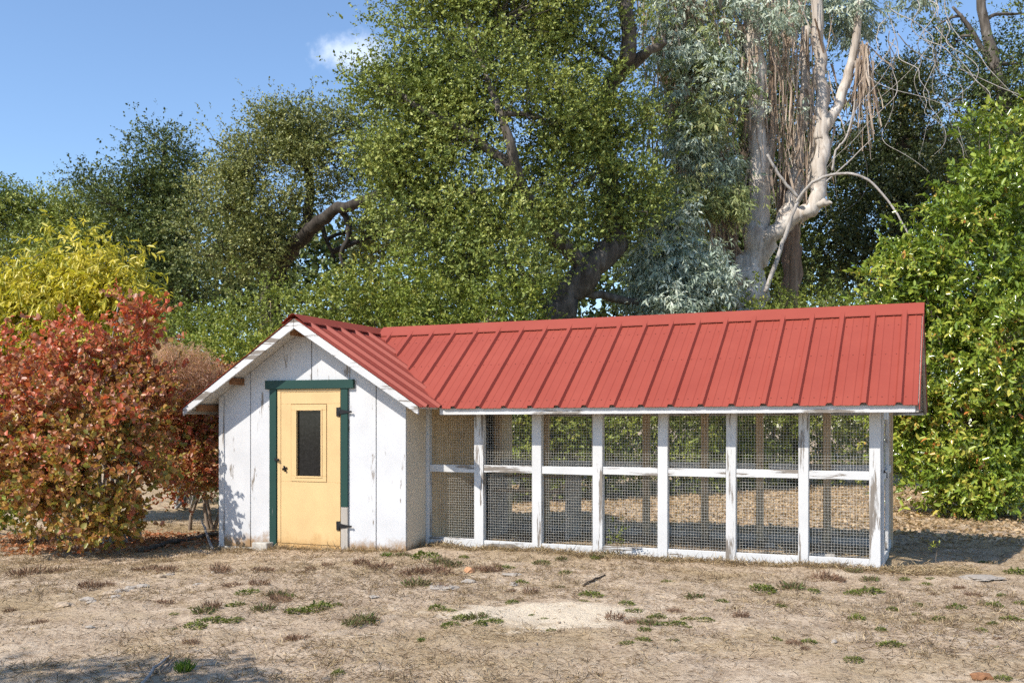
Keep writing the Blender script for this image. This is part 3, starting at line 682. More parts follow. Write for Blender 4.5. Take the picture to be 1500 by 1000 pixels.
oak_lobes = [lobe(*a) for a in ((648,95,88,22.5),(575,150,40,22.3),(725,30,120,23),(830,50,110,24),(600,195,85,22),(690,170,92,22),(815,185,88,22.5),(895,205,75,23.5),
    (640,300,78,22),(720,330,78,21.8),(838,280,80,22.6),(915,290,62,23),(748,395,56,21.5),(690,400,58,22),(540,120,34,22.5),(640,-50,90,23),(770,-90,110,23.5),(590,40,30,23),(585,265,48,22.5))]
tree('oak_tree', 'massive live oak with leaning dark trunk rising behind the metal roof', 'tree', D1, 790, oak_paths, oak_lobes, OAK, BARK_OAK, 1950, 19, .50, 6, .20, .078, .047, gap=.31, hollow=2.0, fq=2.3, seed=1.3, frac=.55, r0=.022)
D2 = 28.0
def A2(px, py, dd=0): return at(px, py, D2+dd)
tree('oak_tree', 'spreading grey-green oak with thick diagonal limb behind the shed gable', 'tree', D2, 395,
    [([base_at(400,D2), A2(398,440), A2(412,388), A2(445,345,-1.2), A2(485,312,-2.2), A2(535,292,-3.2), A2(592,270,-4.2), A2(640,258,-4.2)], [.36,.30,.25,.19,.15,.115,.08,.03]),
     ([A2(412,388), A2(380,350), A2(345,320,-.5)], [.16,.11,.05]), ([A2(445,345), A2(455,280,.4), A2(450,220,.6)], [.18,.13,.07]), ([A2(500,306,-2.2), A2(512,340,-2.2), A2(500,372,-2.2), A2(508,400,-2.2)], [.09,.08,.06,.04]), ([A2(470,322), A2(478,350), A2(490,378)], [.08,.06,.04])],
    [lobe(*a) for a in ((415,205,50,28),(455,185,42,28.5),(365,245,55,27.5),(440,250,58,27.8),(510,190,36,29),(535,235,45,29),(330,305,52,27),(395,315,48,27),(480,240,45,28.5),(560,215,35,29.5),(325,370,48,26.5),(380,380,40,26.5),(400,165,20,28),(545,340,42,29),(600,330,40,29.5,1,1,.6))],
    OAK2, BARK_LIMB, 1150, 17, .50, 5, .22, .078, .046, gap=.34, hollow=2.0, fq=2.3, seed=5.1, frac=.6, r0=.024)
D3 = 36.0
def A3(px, py, dd=0): return at(px, py, D3+dd)
tree('oak_tree', 'dark green oak with wispy top twigs above the yellow tree', 'tree', D3, 235,
    [([base_at(235,D3), A3(240,430), A3(225,360), A3(235,280), A3(240,225)], [.4,.34,.25,.15,.06]), ([A3(225,360), A3(180,310), A3(150,290)], [.2,.14,.06])],
    [lobe(*a) for a in ((258,228,34,36),(222,220,30,36.5),(265,285,45,35.5),(210,270,48,35.5),(180,310,52,35),(235,330,60,35),(275,360,42,35),(130,275,26,36),(215,400,55,34.5),(268,420,45,34),(215,190,14,36,1,1,.4))],
    DARKLEAF, BARK_DARK, 640, 15, .58, 5, .26, .105, .062, gap=.34, hollow=1.9, seed=8.2, frac=.4, r0=.03)
tree('oak_tree', 'low dark olive oak filling the horizon beyond the red shrub', 'tree', D3+1, 60,
    [([base_at(60,D3+1), A3(62,430,1), A3(70,360,1), A3(60,310,1)], [.36,.3,.2,.08]), ([A3(70,370,1), A3(120,330,1)], [.16,.06])],
    [lobe(*a) for a in ((20,320,52,37),(75,310,48,37),(120,325,48,36.5),(150,360,48,36),(35,380,60,36),(100,390,60,36),(-30,340,60,37),(5,290,18,37))],
    OAK, BARK_DARK, 620, 16, .58, 5, .26, .105, .062, gap=.3, hollow=1.8, seed=3.7, frac=.15, r0=.03)
# eucalyptus
D4 = 26.0
def A4(px, py, dd=0): return at(px, py, D4+dd)
eb = base_at(1085, D4)
euc = thing('eucalyptus_tree', (eb.x, eb.y, -.02), 'tall eucalyptus with pale forked trunks, peeling bark and blue-grey leaves', 'tree')
epaths = [([base_at(1085,D4), A4(1090,480), A4(1096,430), A4(1106,375), A4(1111,300), A4(1109,200), A4(1105,100), A4(1103,-60)], [.62,.52,.44,.36,.28,.24,.22,.19]),
    ([A4(1100,400), A4(1128,348,-.2), A4(1160,322,-.4), A4(1192,300,-.5), A4(1199,255,-.4), A4(1204,180,-.2), A4(1203,90), A4(1192,-60)], [.26,.22,.20,.20,.195,.18,.16,.13]),
    ([A4(1192,302,-.5), A4(1207,297,-.7), A4(1219,298,-.8)], [.16,.10,.02]),
    ([A4(1201,205,-.3), A4(1224,160,-.2), A4(1244,105), A4(1256,40), A4(1262,-60)], [.14,.13,.12,.10,.09]),
    ([A4(1140,335,-.2), A4(1158,292,.1), A4(1170,230,.3), A4(1178,150,.4), A4(1180,40,.4)], [.18,.16,.15,.13,.11]),
    ([A4(1112,330,.2), A4(1128,240,.3), A4(1131,120,.3), A4(1127,-60,.3)], [.10,.10,.09,.08]),
    ([A4(1150,325,-.2), A4(1172,285,.2), A4(1190,235,.4), A4(1185,150,.6)], [.10,.10,.08,.06])]
_, ean = limbs(euc, BARK_PALE, epaths, sides=12, wob=.10)
_, ean2 = limbs(euc, BARK_RED, [([base_at(1060,D4+1), A4(1062,470,1), A4(1066,390,1), A4(1060,300,1), A4(1040,200,1), A4(1018,90,1), A4(1008,-60,1)], [.55,.46,.36,.32,.30,.26,.22]), ([base_at(1160,D4+1.5), A4(1160,430,1.5), A4(1160,340,1.5), A4(1150,250,1.4)], [.32,.28,.24,.2]), ([A4(1040,210,1), A4(975,120,.6), A4(965,-60,.6)], [.16,.14,.10])], name='rear_trunk')
_, ean3 = limbs(euc, GREYSTEM, [([A4(1121,428,-1), A4(1140,375,-1), A4(1155,330,-1), A4(1168,296,-1)], [.065,.06,.055,.045]), ([A4(1124,226,-.8), A4(1140,255,-.8), A4(1170,290,-.8)], [.035,.04,.045]),
    ([A4(1166,298,-1), A4(1190,268,-1.2), A4(1232,254,-1.4), A4(1272,264,-1.6), A4(1305,300,-1.8), A4(1326,335,-1.9), A4(1340,365,-2)], [.042,.038,.034,.031,.027,.022,.012]),
    ([A4(1219,250,-.6), A4(1225,220,-.5), A4(1240,200,-.5), A4(1252,150,-.4), A4(1253,100,-.3)], [.03,.03,.028,.025,.02]), ([A4(1200,275,-.6), A4(1240,240,-.6), A4(1275,205,-.7)], [.02,.018,.01])], name='dead_branch', sides=6, wob=.05)
el = [lobe(*a) for a in ((1000,60,55,25.6),(1040,130,50,25.4),(990,150,40,25),(1050,30,45,25.6),(1150,90,40,27.6),(1160,165,34,25.3),(1170,30,46,27.6),(1010,230,45,24.8),(1050,240,36,25),(1000,20,50,26),(1240,30,42,26.8),(1300,15,36,25),(1140,20,30,25.2),(1345,10,28,25),(1040,-30,60,26),(1230,-40,60,26.8))]
foliage('crown', euc, GLAUC, el, 460, 12, .34, 8, .30, .17, .045, gap=.42, fq=2.6, hollow=1.7, seed=2.2, droop=.55, along=.45, curl=.12, fold=.1)
foliage('crown', euc, EUCG, [lobe(*a) for a in ((1020,170,60,25.4),(1050,290,45,25),(1000,290,45,24.6),(1020,90,60,25.8),(1140,200,40,27.4))], 190, 9, .36, 8, .30, .16, .04, gap=.38, fq=2.6, hollow=1.6, seed=4.2, droop=.7, along=.45, curl=.12, fold=.1)
n = 1000                                             # hanging ribbons of shed bark
rb = MB()
for i in range(n):
    z = random.random()
    if z < .62: p = A4(random.gauss(1012,34), random.uniform(-40,330), random.uniform(-.5,1.0))
    elif z < .80: p = A4(random.gauss(1165,28), random.uniform(-40,250), random.uniform(-.5,.5))
    elif z < .86: p = A4(random.gauss(1266,5), random.uniform(60,110), -.3)
    else: p = A4(random.gauss(1120,26), random.uniform(-40,260), random.uniform(-.5,.3))
    ln_ = random.uniform(.5, 2.2); w_ = random.uniform(.010,.045); a = random.random()*3.14; s1 = Vector((math.cos(a), math.sin(a), 0))*w_; q = Vector(p); vs = []
    dx = Vector((random.gauss(0,.05), random.gauss(0,.05), 0))
    for j in range(6):
        vs += [q - s1*(1-.12*j), q + s1*(1-.12*j)]; q = q + Vector((0,0,-ln_/5)) + dx + Vector((random.gauss(0,.02), random.gauss(0,.02), 0)); s1 = Vector((s1.x*.9-s1.y*.4, s1.y*.9+s1.x*.4, 0))
    rb.add(vs, [(2*j,2*j+1,2*j+3,2*j+2) for j in range(5)])
o = rb.build('bark_ribbons', STRIP, euc); o['kind'] = 'stuff'
me = o.data; ta = me.attributes.new('tint', 'FLOAT', 'POINT'); ta.data.foreach_set('value', np.repeat(rng.random(n), 12).astype(np.float32))
curly = MB()                                        # bare curling twigs hanging at the tree's edge
for i in range(17):
    p = A4(random.uniform(1285,1400), random.uniform(-10,70), -1-random.random()); pts = [p]; v = Vector((random.gauss(0,.1), random.gauss(0,.1), -.25))
    for j in range(11):
        v = v*.78 + Vector((random.gauss(0,.15), random.gauss(0,.15), -.065 + .02*j*(random.random()-.6))); pts.append(pts[-1]+v)
    sp, sr = smooth_path(pts, list(np.linspace(.013,.003,len(pts))), 3); curly.tube(sp, sr, 5)
curly.build('bare_twigs', GREYSTEM, euc)
sb = base_at(1000, 24.2)                             # low sucker growth in front of the trunks
suck = thing('eucalyptus_sapling', (sb.x, sb.y, -.02), 'drooping blue-grey eucalyptus sapling at the foot of the big trunks', 'sapling')
limbs(suck, GREYSTEM, [([base_at(1000,24.2), at(990,440,24.2), at(985,370,24.2), at(990,300,24.2)], [.05,.045,.03,.015]), ([base_at(1005,24.3), at(1012,430,24.3), at(1025,360,24.4)], [.04,.035,.015]), ([at(1000,470,24.2), at(960,400,24), at(955,350,24)], [.03,.022,.01])], name='stem', sides=6)
foliage('crown', suck, GLAUC, [lobe(*a) for a in ((985,330,32,24.2),(970,390,42,24),(1010,400,45,24),(985,440,50,23.8),(1040,430,28,24),(940,440,28,24.2))], 330, 8, .30, 8, .30, .17, .045, gap=.34, fq=3.0, hollow=1.9, seed=7.7, droop=.6, along=.45, curl=.12, fold=.1)
# dark trees at the east side
D5 = 34.0
def A5(px, py, dd=0): return at(px, py, D5+dd)
tree('evergreen_tree', 'dark evergreen tree with slender grey trunk behind the glossy hedge shrub', 'tree', D5, 1480,
    [([base_at(1500,D5), A5(1500,350), A5(1485,210), A5(1462,110), A5(1442,30), A5(1436,-60)], [.30,.27,.23,.19,.16,.12]), ([A5(1462,110), A5(1420,40), A5(1395,10)], [.10,.08,.04])],
    [lobe(*a) for a in ((1425,140,62,34.5),(1490,100,45,35),(1400,60,36,35,1,1,.6),(1480,180,55,34.5),(1410,230,65,34),(1500,20,36,35,1,1,.5),(1530,150,60,35),(1450,290,70,33.5),(1370,40,28,35,1,1,.5),(1520,280,60,34))],
    DARKLEAF, BARK_OAK, 640, 15, .6, 5, .28, .115, .062, gap=.28, hollow=1.8, seed=6.4, frac=.25, r0=.035)
tree('evergreen_tree', 'dense dark evergreen with a few golden leaves beside the eucalyptus', 'tree', D5-2, 1310,
    [([base_at(1310,D5-2), A5(1310,400,-2), A5(1320,250,-2), A5(1325,120,-2)], [.34,.3,.22,.08])],
    [lobe(*a) for a in ((1325,130,52,32),(1290,190,52,32),(1350,200,52,31.5),(1265,270,52,31.5),(1320,290,62,31),(1370,280,52,31),(1290,360,65,30.5),(1350,370,55,30.5),(1245,350,50,31),(1240,150,34,33,1,1,.7),(1225,230,40,33))],
    leaf_mat('dark_leaf_gold', [(.0,(.018,.026,.010)), (.5,(.045,.060,.018)), (.86,(.10,.11,.03)), (1,(.36,.25,.05))], .45, .2, .4), BARK_DARK, 760, 15, .55, 5, .26, .105, .06, gap=.32, hollow=1.8, seed=9.9, frac=.2, r0=.03)
tree('evergreen_tree', 'shadowy evergreen tree standing directly behind the eucalyptus trunks', 'tree', 33, 1080,
    [([base_at(1080,33), at(1080,400,33), at(1090,200,33), at(1085,40,33)], [.36,.3,.22,.1])],
    [lobe(*a) for a in ((1000,120,50,33),(1080,80,60,33.5),(1150,140,60,33),(1010,210,55,32.5),(1090,210,62,32.5),(1170,240,55,32.5),(1000,300,60,32),(1080,320,66,32),(1160,330,60,32),(1230,300,50,32.5),(1040,400,62,31.5),(1130,400,62,31.5),(1060,-10,55,33.5),(1140,20,50,33.5),(960,360,50,32))],
    DARKLEAF, BARK_DARK, 1150, 8, .55, 5, .28, .125, .075, gap=.22, hollow=1.8, seed=17.9, frac=.1, r0=.03)
# far wood closing the view between the trunks
wood_l = [lobe(px, py, r, d) for px, py, r, d in [(x, 400+25*math.sin(x*.013), 75, 48) for x in range(-330, 2000, 62)] + [(x, 500, 80, 46) for x in range(-330, 2000, 70)] + [(x, 600, 80, 45) for x in range(-330, 2000, 80)] + [(x, 250+30*math.sin(x*.03), 80, 47) for x in range(1080, 2000, 66)] + [(x, 345+12*math.sin(x), 62, 47) for x in range(290, 1100, 52)] + [(x, 430, 66, 44) for x in range(200, 1300, 58)]]
R, Dd, T, C = crown_points(wood_l, 2900, 8, .9, 1.6, .0, 11.)
p, d, n_, l, w_, t = shoots_to_leaves(R, Dd, T, 4, .5, .33, .22)
fw = link('far_wood', leaves_mesh('far_wood', p, d, n_, l, w_, t), DARKLEAF)
props(fw, 'dark mass of distant woodland closing the view behind the trees', 'woodland', kind='stuff')

# ------------------------------------------------------------------ shrubs behind the coop
def shrub(name, label, base, stems, lobes, mat, n_cl, per, spread, k, slen, ll, lw, cat='shrub', group=None, stem_mat=None, frac=.3, r0=.012, stem_r=.035, **kw):
    root = thing(name, (base.x, base.y, float(gz(base.x, base.y))), label, cat, group); sm = stem_mat or STEM; paths = []
    for i in range(stems):
        l = lobes[i % len(lobes)]; c = Vector(l[0]) + Vector(rng.normal(size=3))*np.mean(l[1])*.35; b = Vector((base.x+rng.normal()*.18, base.y+rng.normal()*.18, float(gz(base.x, base.y))-.05))
        mid = b.lerp(c, .5) + Vector((rng.normal()*.12, rng.normal()*.12, .15)); paths.append(([b, b.lerp(mid,.5)+Vector(rng.normal(size=3))*.04, mid, c], [stem_r, stem_r*.8, stem_r*.6, stem_r*.25]))
    _, an = limbs(root, sm, paths, 'stem', 6, .1, 4)
    o, R, C = foliage('foliage', root, mat, lobes, n_cl, per, spread, k, slen, ll, lw, **kw)
    twigs(root, sm, C, an, frac, r0, 'twigs'); return root
def column(px, top, d, wpx, seed):
    """lobes of a rounded bush from the ground to that height"""
    r = wpx/F*d; zt = H + (HY-top)/F*d; a, b = ray(px); x, y = a*d, b*d; out = []; z = r*.7; i = 0
    while z < zt - r*.35:
        out.append(((x+.35*r*math.sin(seed+i*2.1), y+.3*r*math.cos(seed*1.7+i*1.6), min(z, zt-r*.8)), (r*(1.05-.04*i), r, r*.85), 1.)); z += r*.85; i += 1
    return out
US = [(262,440,23,62,UNDER,'grey-green bush below the dark oak beside the yellow tree'),(345,470,20,58,UNDER2,'lime green bush touching the shed roof at its low eave'),(410,405,23.5,64,UNDER,'tall olive bush under the thick oak limb'),
      (480,395,22,60,UNDER,'leafy green bush directly behind the shed ridge'),(560,385,22.5,60,UNDER,'leafy bush behind the meeting of the two ridges'),(604,365,21.5,34,UNDER2,'slim bush with yellowing leaves rising above the roof valley'),
      (655,405,21.5,60,UNDER,'rounded green bush with bare grey stems left of the oak trunk'),(735,392,21,62,UNDER2,'bright green bush in front of the oak trunk base'),(815,500,21,52,UNDER,'low bush hiding the foot of the leaning oak'),
      (890,470,22,58,UNDER,'green bush seen over the roof between oak and sapling'),(975,480,22.5,58,UNDER,'dark leaved bush in front of the eucalyptus sapling'),(1060,448,24,56,UNDER,'bush at the foot of the pale eucalyptus trunk'),
      (1130,425,24.5,58,UNDER,'leafy bush right below the forked eucalyptus limb'),(1205,405,25,62,UNDER,'tall bush between the eucalyptus and the glossy shrub'),(1275,430,26,60,UNDER,'bush at the roof end half hidden by the glossy shrub')]
for i, (px, top, d, wpx, mt, lab) in enumerate(US):
    lab = lab.replace('left of', 'beside').replace('right below', 'below')
    lb = column(px, top, d, wpx, i*1.37); a, b = ray(px)
    shrub('understory_bush', lab, Vector((a*d, b*d, 0)), 5, lb, mt, 190 if wpx > 40 else 115, 13, .36, 6, .19, .078, .042, group='bushes behind the coop', gap=.14, fq=2.8, hollow=2.4, seed=i*2.3+1, frac=.12)

# ------------------------------------------------------------------ shrubs beside the coop
lb = [lobe(*a) for a in ((1458,205,30,17.2),(1440,265,42,17.2),(1485,300,80,17.5),(1405,330,48,17),(1325,370,34,17),(1315,420,38,17.2),(1400,390,62,17),(1475,420,95,17),(1370,430,60,17),(1350,520,58,17.4),(1420,520,90,16.8),(1500,560,90,17),(1400,620,75,16.8),(1470,680,75,16.6),(1385,690,55,16.6),(1440,720,45,16.2),(1340,600,48,17.8),(1345,650,50,17.4),(1350,700,36,16.8),(1535,380,60,17.5),(1540,540,55,17.3),(1462,175,16,17),(1412,290,34,17))]
shrub('photinia_shrub', 'big glossy yellow-green shrub with orange young leaves beside the run end', on_ground(1450, 752), 12, lb, PHOT, 860, 10, .30, 7, .22, .110, .047, hexa=True, hollow=2.4, gap=.32, fq=3.0, seed=12.1, frac=.3, up=.45, along=.5, curl=.1, stem_r=.05)
lb = [lobe(*a) for a in ((60,420,62,18),(130,392,48,17.6),(170,398,34,17.4),(20,450,60,18),(100,460,70,17.6),(170,450,48,17.2),(-20,480,70,18),(60,530,70,18),(140,520,60,17.6))]
shrub('yellow_tree', 'small tree with drooping yellow-green leaves behind the red smoke bush', base_at(90, 18), 6, lb, YELL, 400, 7, .28, 7, .26, .14, .042, cat='tree', hexa=True, hollow=2.2, gap=.1, seed=15.5, droop=.55, curl=.18, frac=.25, stem_r=.05)
def smoke_t(R, T): return np.clip((T-.5)*1.0 + .03 + (R[:,2]-.2)*.29, 0, 1)
SB = on_ground(165, 795)
lb = [lobe(*a) for a in ((165,462,20,13.6),(182,445,13,13.6),(120,500,34,13.6),(180,510,34,13.4),(50,535,44,13.6),(90,560,62,13.2),(170,560,55,13.2),(20,590,62,13.6),(-30,560,60,13.6),(110,640,70,13),(50,670,62,13.2),(180,630,48,13),(215,590,34,13.4),(115,710,60,12.8),(170,705,42,12.9),(70,740,50,13),(150,755,45,12.8),(-20,650,60,13.4),(225,560,22,13.8),(200,680,26,13.2),(200,470,14,13.5))]
shrub('smoke_bush', 'large smoke bush with crimson, orange and olive autumn leaves', SB, 14, lb, SMOKE, 1080, 7, .21, 7, .17, .070, .054, hexa=True, hollow=1.8, gap=.40, fq=4.6, seed=2.9, tintf=smoke_t, stem_mat=GREYSTEM, frac=.6, r0=.009, up=.25, along=.55, rnd=.75)
lb = [lobe(*a) for a in ((265,580,42,16.2),(300,620,40,16.4),(250,650,42,16),(295,680,32,16.2),(225,610,35,16.2),(320,560,26,16.6),(270,700,28,15.8))]
def smoke_t2(R, T): return np.clip((T-.5)*1.1 + .22, 0, 1)
sm2 = shrub('smoke_bush', 'smaller dark red smoke bush with fluffy tan plumes at the shed corner', on_ground(275, 742), 7, lb, SMOKE, 300, 7, .22, 7, .17, .062, .047, hexa=True, hollow=2.2, gap=.32, fq=3.2, seed=25.4, tintf=smoke_t2, stem_mat=GREYSTEM, frac=.3, r0=.008, up=.25, along=.55, rnd=.75)
pl = [lobe(255,545,34,15.6), lobe(292,552,26,15.8), lobe(235,560,24,15.5)]
foliage('plumes', sm2, PLUME, pl, 200, 14, .16, 7, .14, .07, .009, hollow=2.6, seed=3, along=.35, rnd=.9)
lb = [lobe(305,690,22,17),(lobe(312,660,20,17.2)),(lobe(315,620,22,17.6))]
shrub('green_shrub', 'small green shrub in the gap between smoke bush and shed wall', base_at(312, 17.2), 4, lb, UNDER2, 110, 8, .2, 6, .18, .07, .035, seed=31., frac=.2)
lb = [lobe(8,700,26,15.2),lobe(-10,730,24,15),lobe(22,735,18,15)]
shrub('yellow_green_shrub', 'low lime green sprouts under the smoke bush beside the pale stake', on_ground(5, 772), 4, lb, UNDER2, 70, 7, .2, 6, .18, .09, .045, hexa=True, seed=33., frac=.3)
# tree standing behind the photographer; only its shadow reaches into the yard
tb = Vector((-7.6, -1.6, 0)); tl = [((-6.05,1.08,3.95),(.62,.13,.16),4.),((-6.9,-.25,4.2),(.7,.4,.3),1.),((-7.3,-.9,4.6),(.9,.6,.6),1.),((-7.6,-1.4,5.3),(1.2,1.0,.8),1.)]
tr = thing('shade_tree', (tb.x, tb.y, float(gz(tb.x, tb.y))), 'small leafy tree at the yard edge whose shade falls on the dirt', 'tree')
_, an = limbs(tr, BARK_OAK, [([tb-Vector((0,0,.1)), (-7.5,-1.4,1.6), (-7.5,-1.1,3.2), (-7.5,-.7,4.6)], [.16,.13,.11,.06]), ([(-7.5,-1.1,3.2), (-6.9,-.2,3.9), (-6.2,1.0,3.98)], [.07,.05,.02])])
_, R, C = foliage('crown', tr, OAK, tl, 260, 7, .3, 6, .2, .075, .045, seed=40., gap=.0); twigs(tr, BARK_OAK, C, an, .3, .015)

# ------------------------------------------------------------------ ground litter (uncountable)
def in_coop(x, y): return ((x > XL-.05) & (x < XRW+.05) & (y > YW-.05) & (y < YWB)) 
def scatter(n, x0, x1, y0, y1, dens=None):
    x = rng.uniform(x0, x1, n); y = rng.uniform(y0, y1, n); k = ~in_coop(x, y)
    if dens is not None: k &= rng.random(n) < dens(x, y)
    return x[k], y[k]
sp0 = on_ground(797, 900)
def off_sand(x, y): return (((x-sp0.x)*C_+(y-sp0.y)*S_)/.72)**2 + ((-(x-sp0.x)*S_+(y-sp0.y)*C_)/.62)**2
def straw_dens(x, y):
    P_ = np.stack([x, y, x*0], 1); v = .5 + .55*vnoise(P_, 1.1, 3) + .35*vnoise(P_, 3.7, 8)
    return np.clip(v, .05, 1)*np.where(off_sand(x, y) < 1, .06, 1)
def blades(name, x, y, ln_, wd, tilt, mat, tint, lift=.004):
    n = len(x); az = rng.random(n)*6.283; tl_ = np.abs(rng.normal(size=n))*tilt
    D = np.stack([np.cos(az)*np.cos(tl_), np.sin(az)*np.cos(tl_), np.sin(tl_)], 1); N = unit(np.array([0,0,1.])+rng.normal(size=(n,3))*.5)
    P0 = np.stack([x, y, gz(x, y)+lift], 1)
    return link(name, leaves_mesh(name, P0, D, N, ln_, wd, tint, False, .3, .05), mat)
STRAW = leaf_mat('dry_straw', [(.0,(.09,.062,.042)), (.35,(.24,.165,.105)), (.7,(.46,.35,.21)), (1,(.64,.52,.33))], .8, .15, .15)
DRYLEAF = leaf_mat('dead_leaf', [(.0,(.18,.11,.06)), (.5,(.42,.29,.165)), (1,(.62,.48,.31))], .7, .2, .2)
REDLEAF = leaf_mat('fallen_red_leaf', [(.0,(.20,.07,.035)), (.5,(.42,.17,.08)), (1,(.55,.33,.18))], .7, .2, .2)
x, y = scatter(185000, -14, 5, 4.2, 17, lambda x, y: straw_dens(x, y)*np.clip(9.5/(y+1.5), .25, 1))
n = len(x); o = blades('dry_grass', x, y, .03+.07*rng.random(n), .003+.004*rng.random(n), .38, STRAW, np.clip(rng.normal(.36,.32,n)+.2*vnoise(np.stack([x,y,x*0],1),.9,5), 0, 1)); props(o, 'short dry grass stubble and straw lying over the dirt', 'dry grass', kind='stuff')
tx, ty = scatter(6000, -14, 5, 4.2, 14, lambda x, y: np.clip(straw_dens(x, y)*1.3-.45, 0, 1)*np.clip(9/(y+1.5), .3, 1))       # upright dead tufts
nb = 16; x = np.repeat(tx, nb) + rng.normal(size=len(tx)*nb)*.028; y = np.repeat(ty, nb) + rng.normal(size=len(tx)*nb)*.028; n = len(x); k = ~in_coop(x, y) & (np.repeat(rng.random(len(tx)), nb) < 1); x, y = x[k], y[k]; n = len(x)
o = blades('dead_grass', x, y, .03+.06*rng.random(n), .003+.003*rng.random(n), .75, STRAW, np.clip(rng.normal(.38,.28,n), 0, 1)); props(o, 'thin dead grass standing in sparse patches over the yard', 'dead grass', kind='stuff')
x = np.concatenate([rng.uniform(XL-.2, XRW, 1500), rng.uniform(XRW, .0, 3600)]); y = np.where(x < XRW, YW, YP) - .02 - np.abs(rng.normal(size=len(x)))*.13; n = len(x)
o = blades('straw_bank', x, y, .05+.09*rng.random(n), .003+.004*rng.random(n), .5, STRAW, np.clip(rng.normal(.62,.25,n), 0, 1)); props(o, 'loose straw and dead stems drifted against the foot of the coop', 'straw', kind='stuff')
x, y = scatter(26000, XRW, .2, 11.0, 14.2); k = (y < 11.75+.25*np.sin(x*3)) | (rng.random(len(x)) < .1); x, y = x[k], y[k]; n = len(x)
o = blades('straw_bedding', x, y, .05+.08*rng.random(n), .004+.004*rng.random(n), .25, STRAW, np.clip(rng.normal(.8,.15,n), 0, 1), .02); props(o, 'pale straw bedding scattered along the inside of the run', 'straw', kind='stuff')
x, y = scatter(46000, -12, 9, 14.0, 27, lambda x, y: np.where(y > 14.6, .9, .3)); n = len(x)
o = blades('leaf_litter', x, y, .05+.06*rng.random(n), .03+.03*rng.random(n), .35, DRYLEAF, np.clip(rng.normal(.6,.25,n), 0, 1), .006); props(o, 'carpet of tan dead leaves behind the coop', 'leaf litter', kind='stuff')
def red_d(x, y): return np.clip(1.25 - np.hypot((x-SB.x+.5)/2.6, (y-SB.y+.1)/1.5), 0, 1)
x, y = scatter(16000, SB.x-4, SB.x+3, SB.y-2, SB.y+3, red_d); n = len(x)
o = blades('fallen_leaves', x, y, .045+.03*rng.random(n), .03+.025*rng.random(n), .35, REDLEAF, rng.random(n), .006); props(o, 'orange-brown fallen leaves spread under the smoke bush', 'fallen leaves', kind='stuff')
def icos():
    bm = bmesh.new(); bmesh.ops.create_icosphere(bm, subdivisions=1, radius=1); v = np.array([tuple(q.co) for q in bm.verts]); f = [[q.index for q in fc.verts] for fc in bm.faces]; bm.free(); return v, np.array(f)
IV, IF = icos()
def pebbles(n, x0, x1, y0, y1, s0, s1):
    x, y = scatter(n, x0, x1, y0, y1); n = len(x); s = s0 + (s1-s0)*rng.random(n)**3
    V_ = IV[None]*(1+.3*rng.normal(size=(n, len(IV), 1)))*s[:,None,None]*np.array([1,1,.6]) + np.stack([x, y, gz(x,y)+s*.2], 1)[:,None,:]
    Lp = (IF[None]+np.arange(n)[:,None,None]*len(IV)).ravel(); return fast_mesh('clods', V_.reshape(-1,3), Lp, np.arange(0, len(Lp), 3))
CLOD = plain_mat('dirt_clod', (.38,.29,.20), .95, 0, .3, 3)
o = link('dirt_clods', pebbles(3200, -13, 4, 4.3, 12, .004, .014), CLOD); props(o, 'small crumbs and clods of dry earth on the yard', 'dirt clods', kind='stuff')

# ------------------------------------------------------------------ weeds
WEED = leaf_mat('weed_leaf', [(.0,(0.054,0.071,0.015)), (.5,(0.130,0.155,0.031)), (1,(0.289,0.298,0.065))], .5, .25, .35)
DRYW = leaf_mat('dry_weed', [(.0,(.10,.055,.04)), (.5,(.23,.135,.09)), (1,(.38,.27,.17))], .8, .15, .15)
MIXW = leaf_mat('half_dry_weed', [(.0,(0.115,0.075,0.046)), (.45,(0.230,0.161,0.092)), (.6,(0.103,0.138,0.040)), (1,(0.196,0.230,0.069))], .6, .2, .25)
GRASS = leaf_mat('grass_blade', [(.0,(.07,.13,.018)), (1,(.20,.30,.05))], .45, .3, .35)
def weed_mesh(kind, seed):
    r_ = np.random.default_rng(seed)
    if kind == 'green':
        n = 170; a = r_.random(n)*6.283; q = r_.random(n)**.6; P0 = np.stack([np.cos(a)*q*.9, np.sin(a)*q*.8, .06+.42*(1-q**2)*r_.random(n)], 1)
        D = unit(np.stack([np.cos(a), np.sin(a), .5+r_.normal(size=n)*.5], 1)+r_.normal(size=(n,3))*.5); N = unit(np.array([0,0,1.])+r_.normal(size=(n,3))*.5); ln_ = .16+.16*r_.random(n); wd = ln_*(.45+.2*r_.random(n))
        return leaves_mesh('weed', P0, D, N, ln_, wd, r_.random(n), False, .25, .08)
    if kind in ('dry', 'mixed'):
        n = 230; a = r_.random(n)*6.283; q = r_.random(n)**.7; P0 = np.stack([np.cos(a)*q*.85, np.sin(a)*q*.75, .30*r_.random(n)*(1-.5*q)], 1)
        D = unit(np.stack([np.cos(a)*.7, np.sin(a)*.7, np.abs(r_.normal(size=n))*.7], 1)+r_.normal(size=(n,3))*.4); N = unit(r_.normal(size=(n,3))); ln_ = .18+.30*r_.random(n); wd = np.where(r_.random(n) < .6, .022, .07)
        if kind == 'mixed': wd = np.where(r_.random(n) < .5, .024, .10)
        return leaves_mesh('weed', P0, D, N, ln_, wd, r_.random(n), False, .25, .1)
    n = 90; a = r_.random(n)*6.283; q = r_.random(n); P0 = np.stack([np.cos(a)*q*.55, np.sin(a)*q*.4, q*0], 1); D = unit(np.stack([np.cos(a)*.4, np.sin(a)*.4, 1+r_.random(n)], 1)+r_.normal(size=(n,3))*.25)
    return leaves_mesh('weed', P0, D, unit(r_.normal(size=(n,3))), .6+.6*r_.random(n), .05+r_.random(n)*.03, r_.random(n), False, .2, .15)
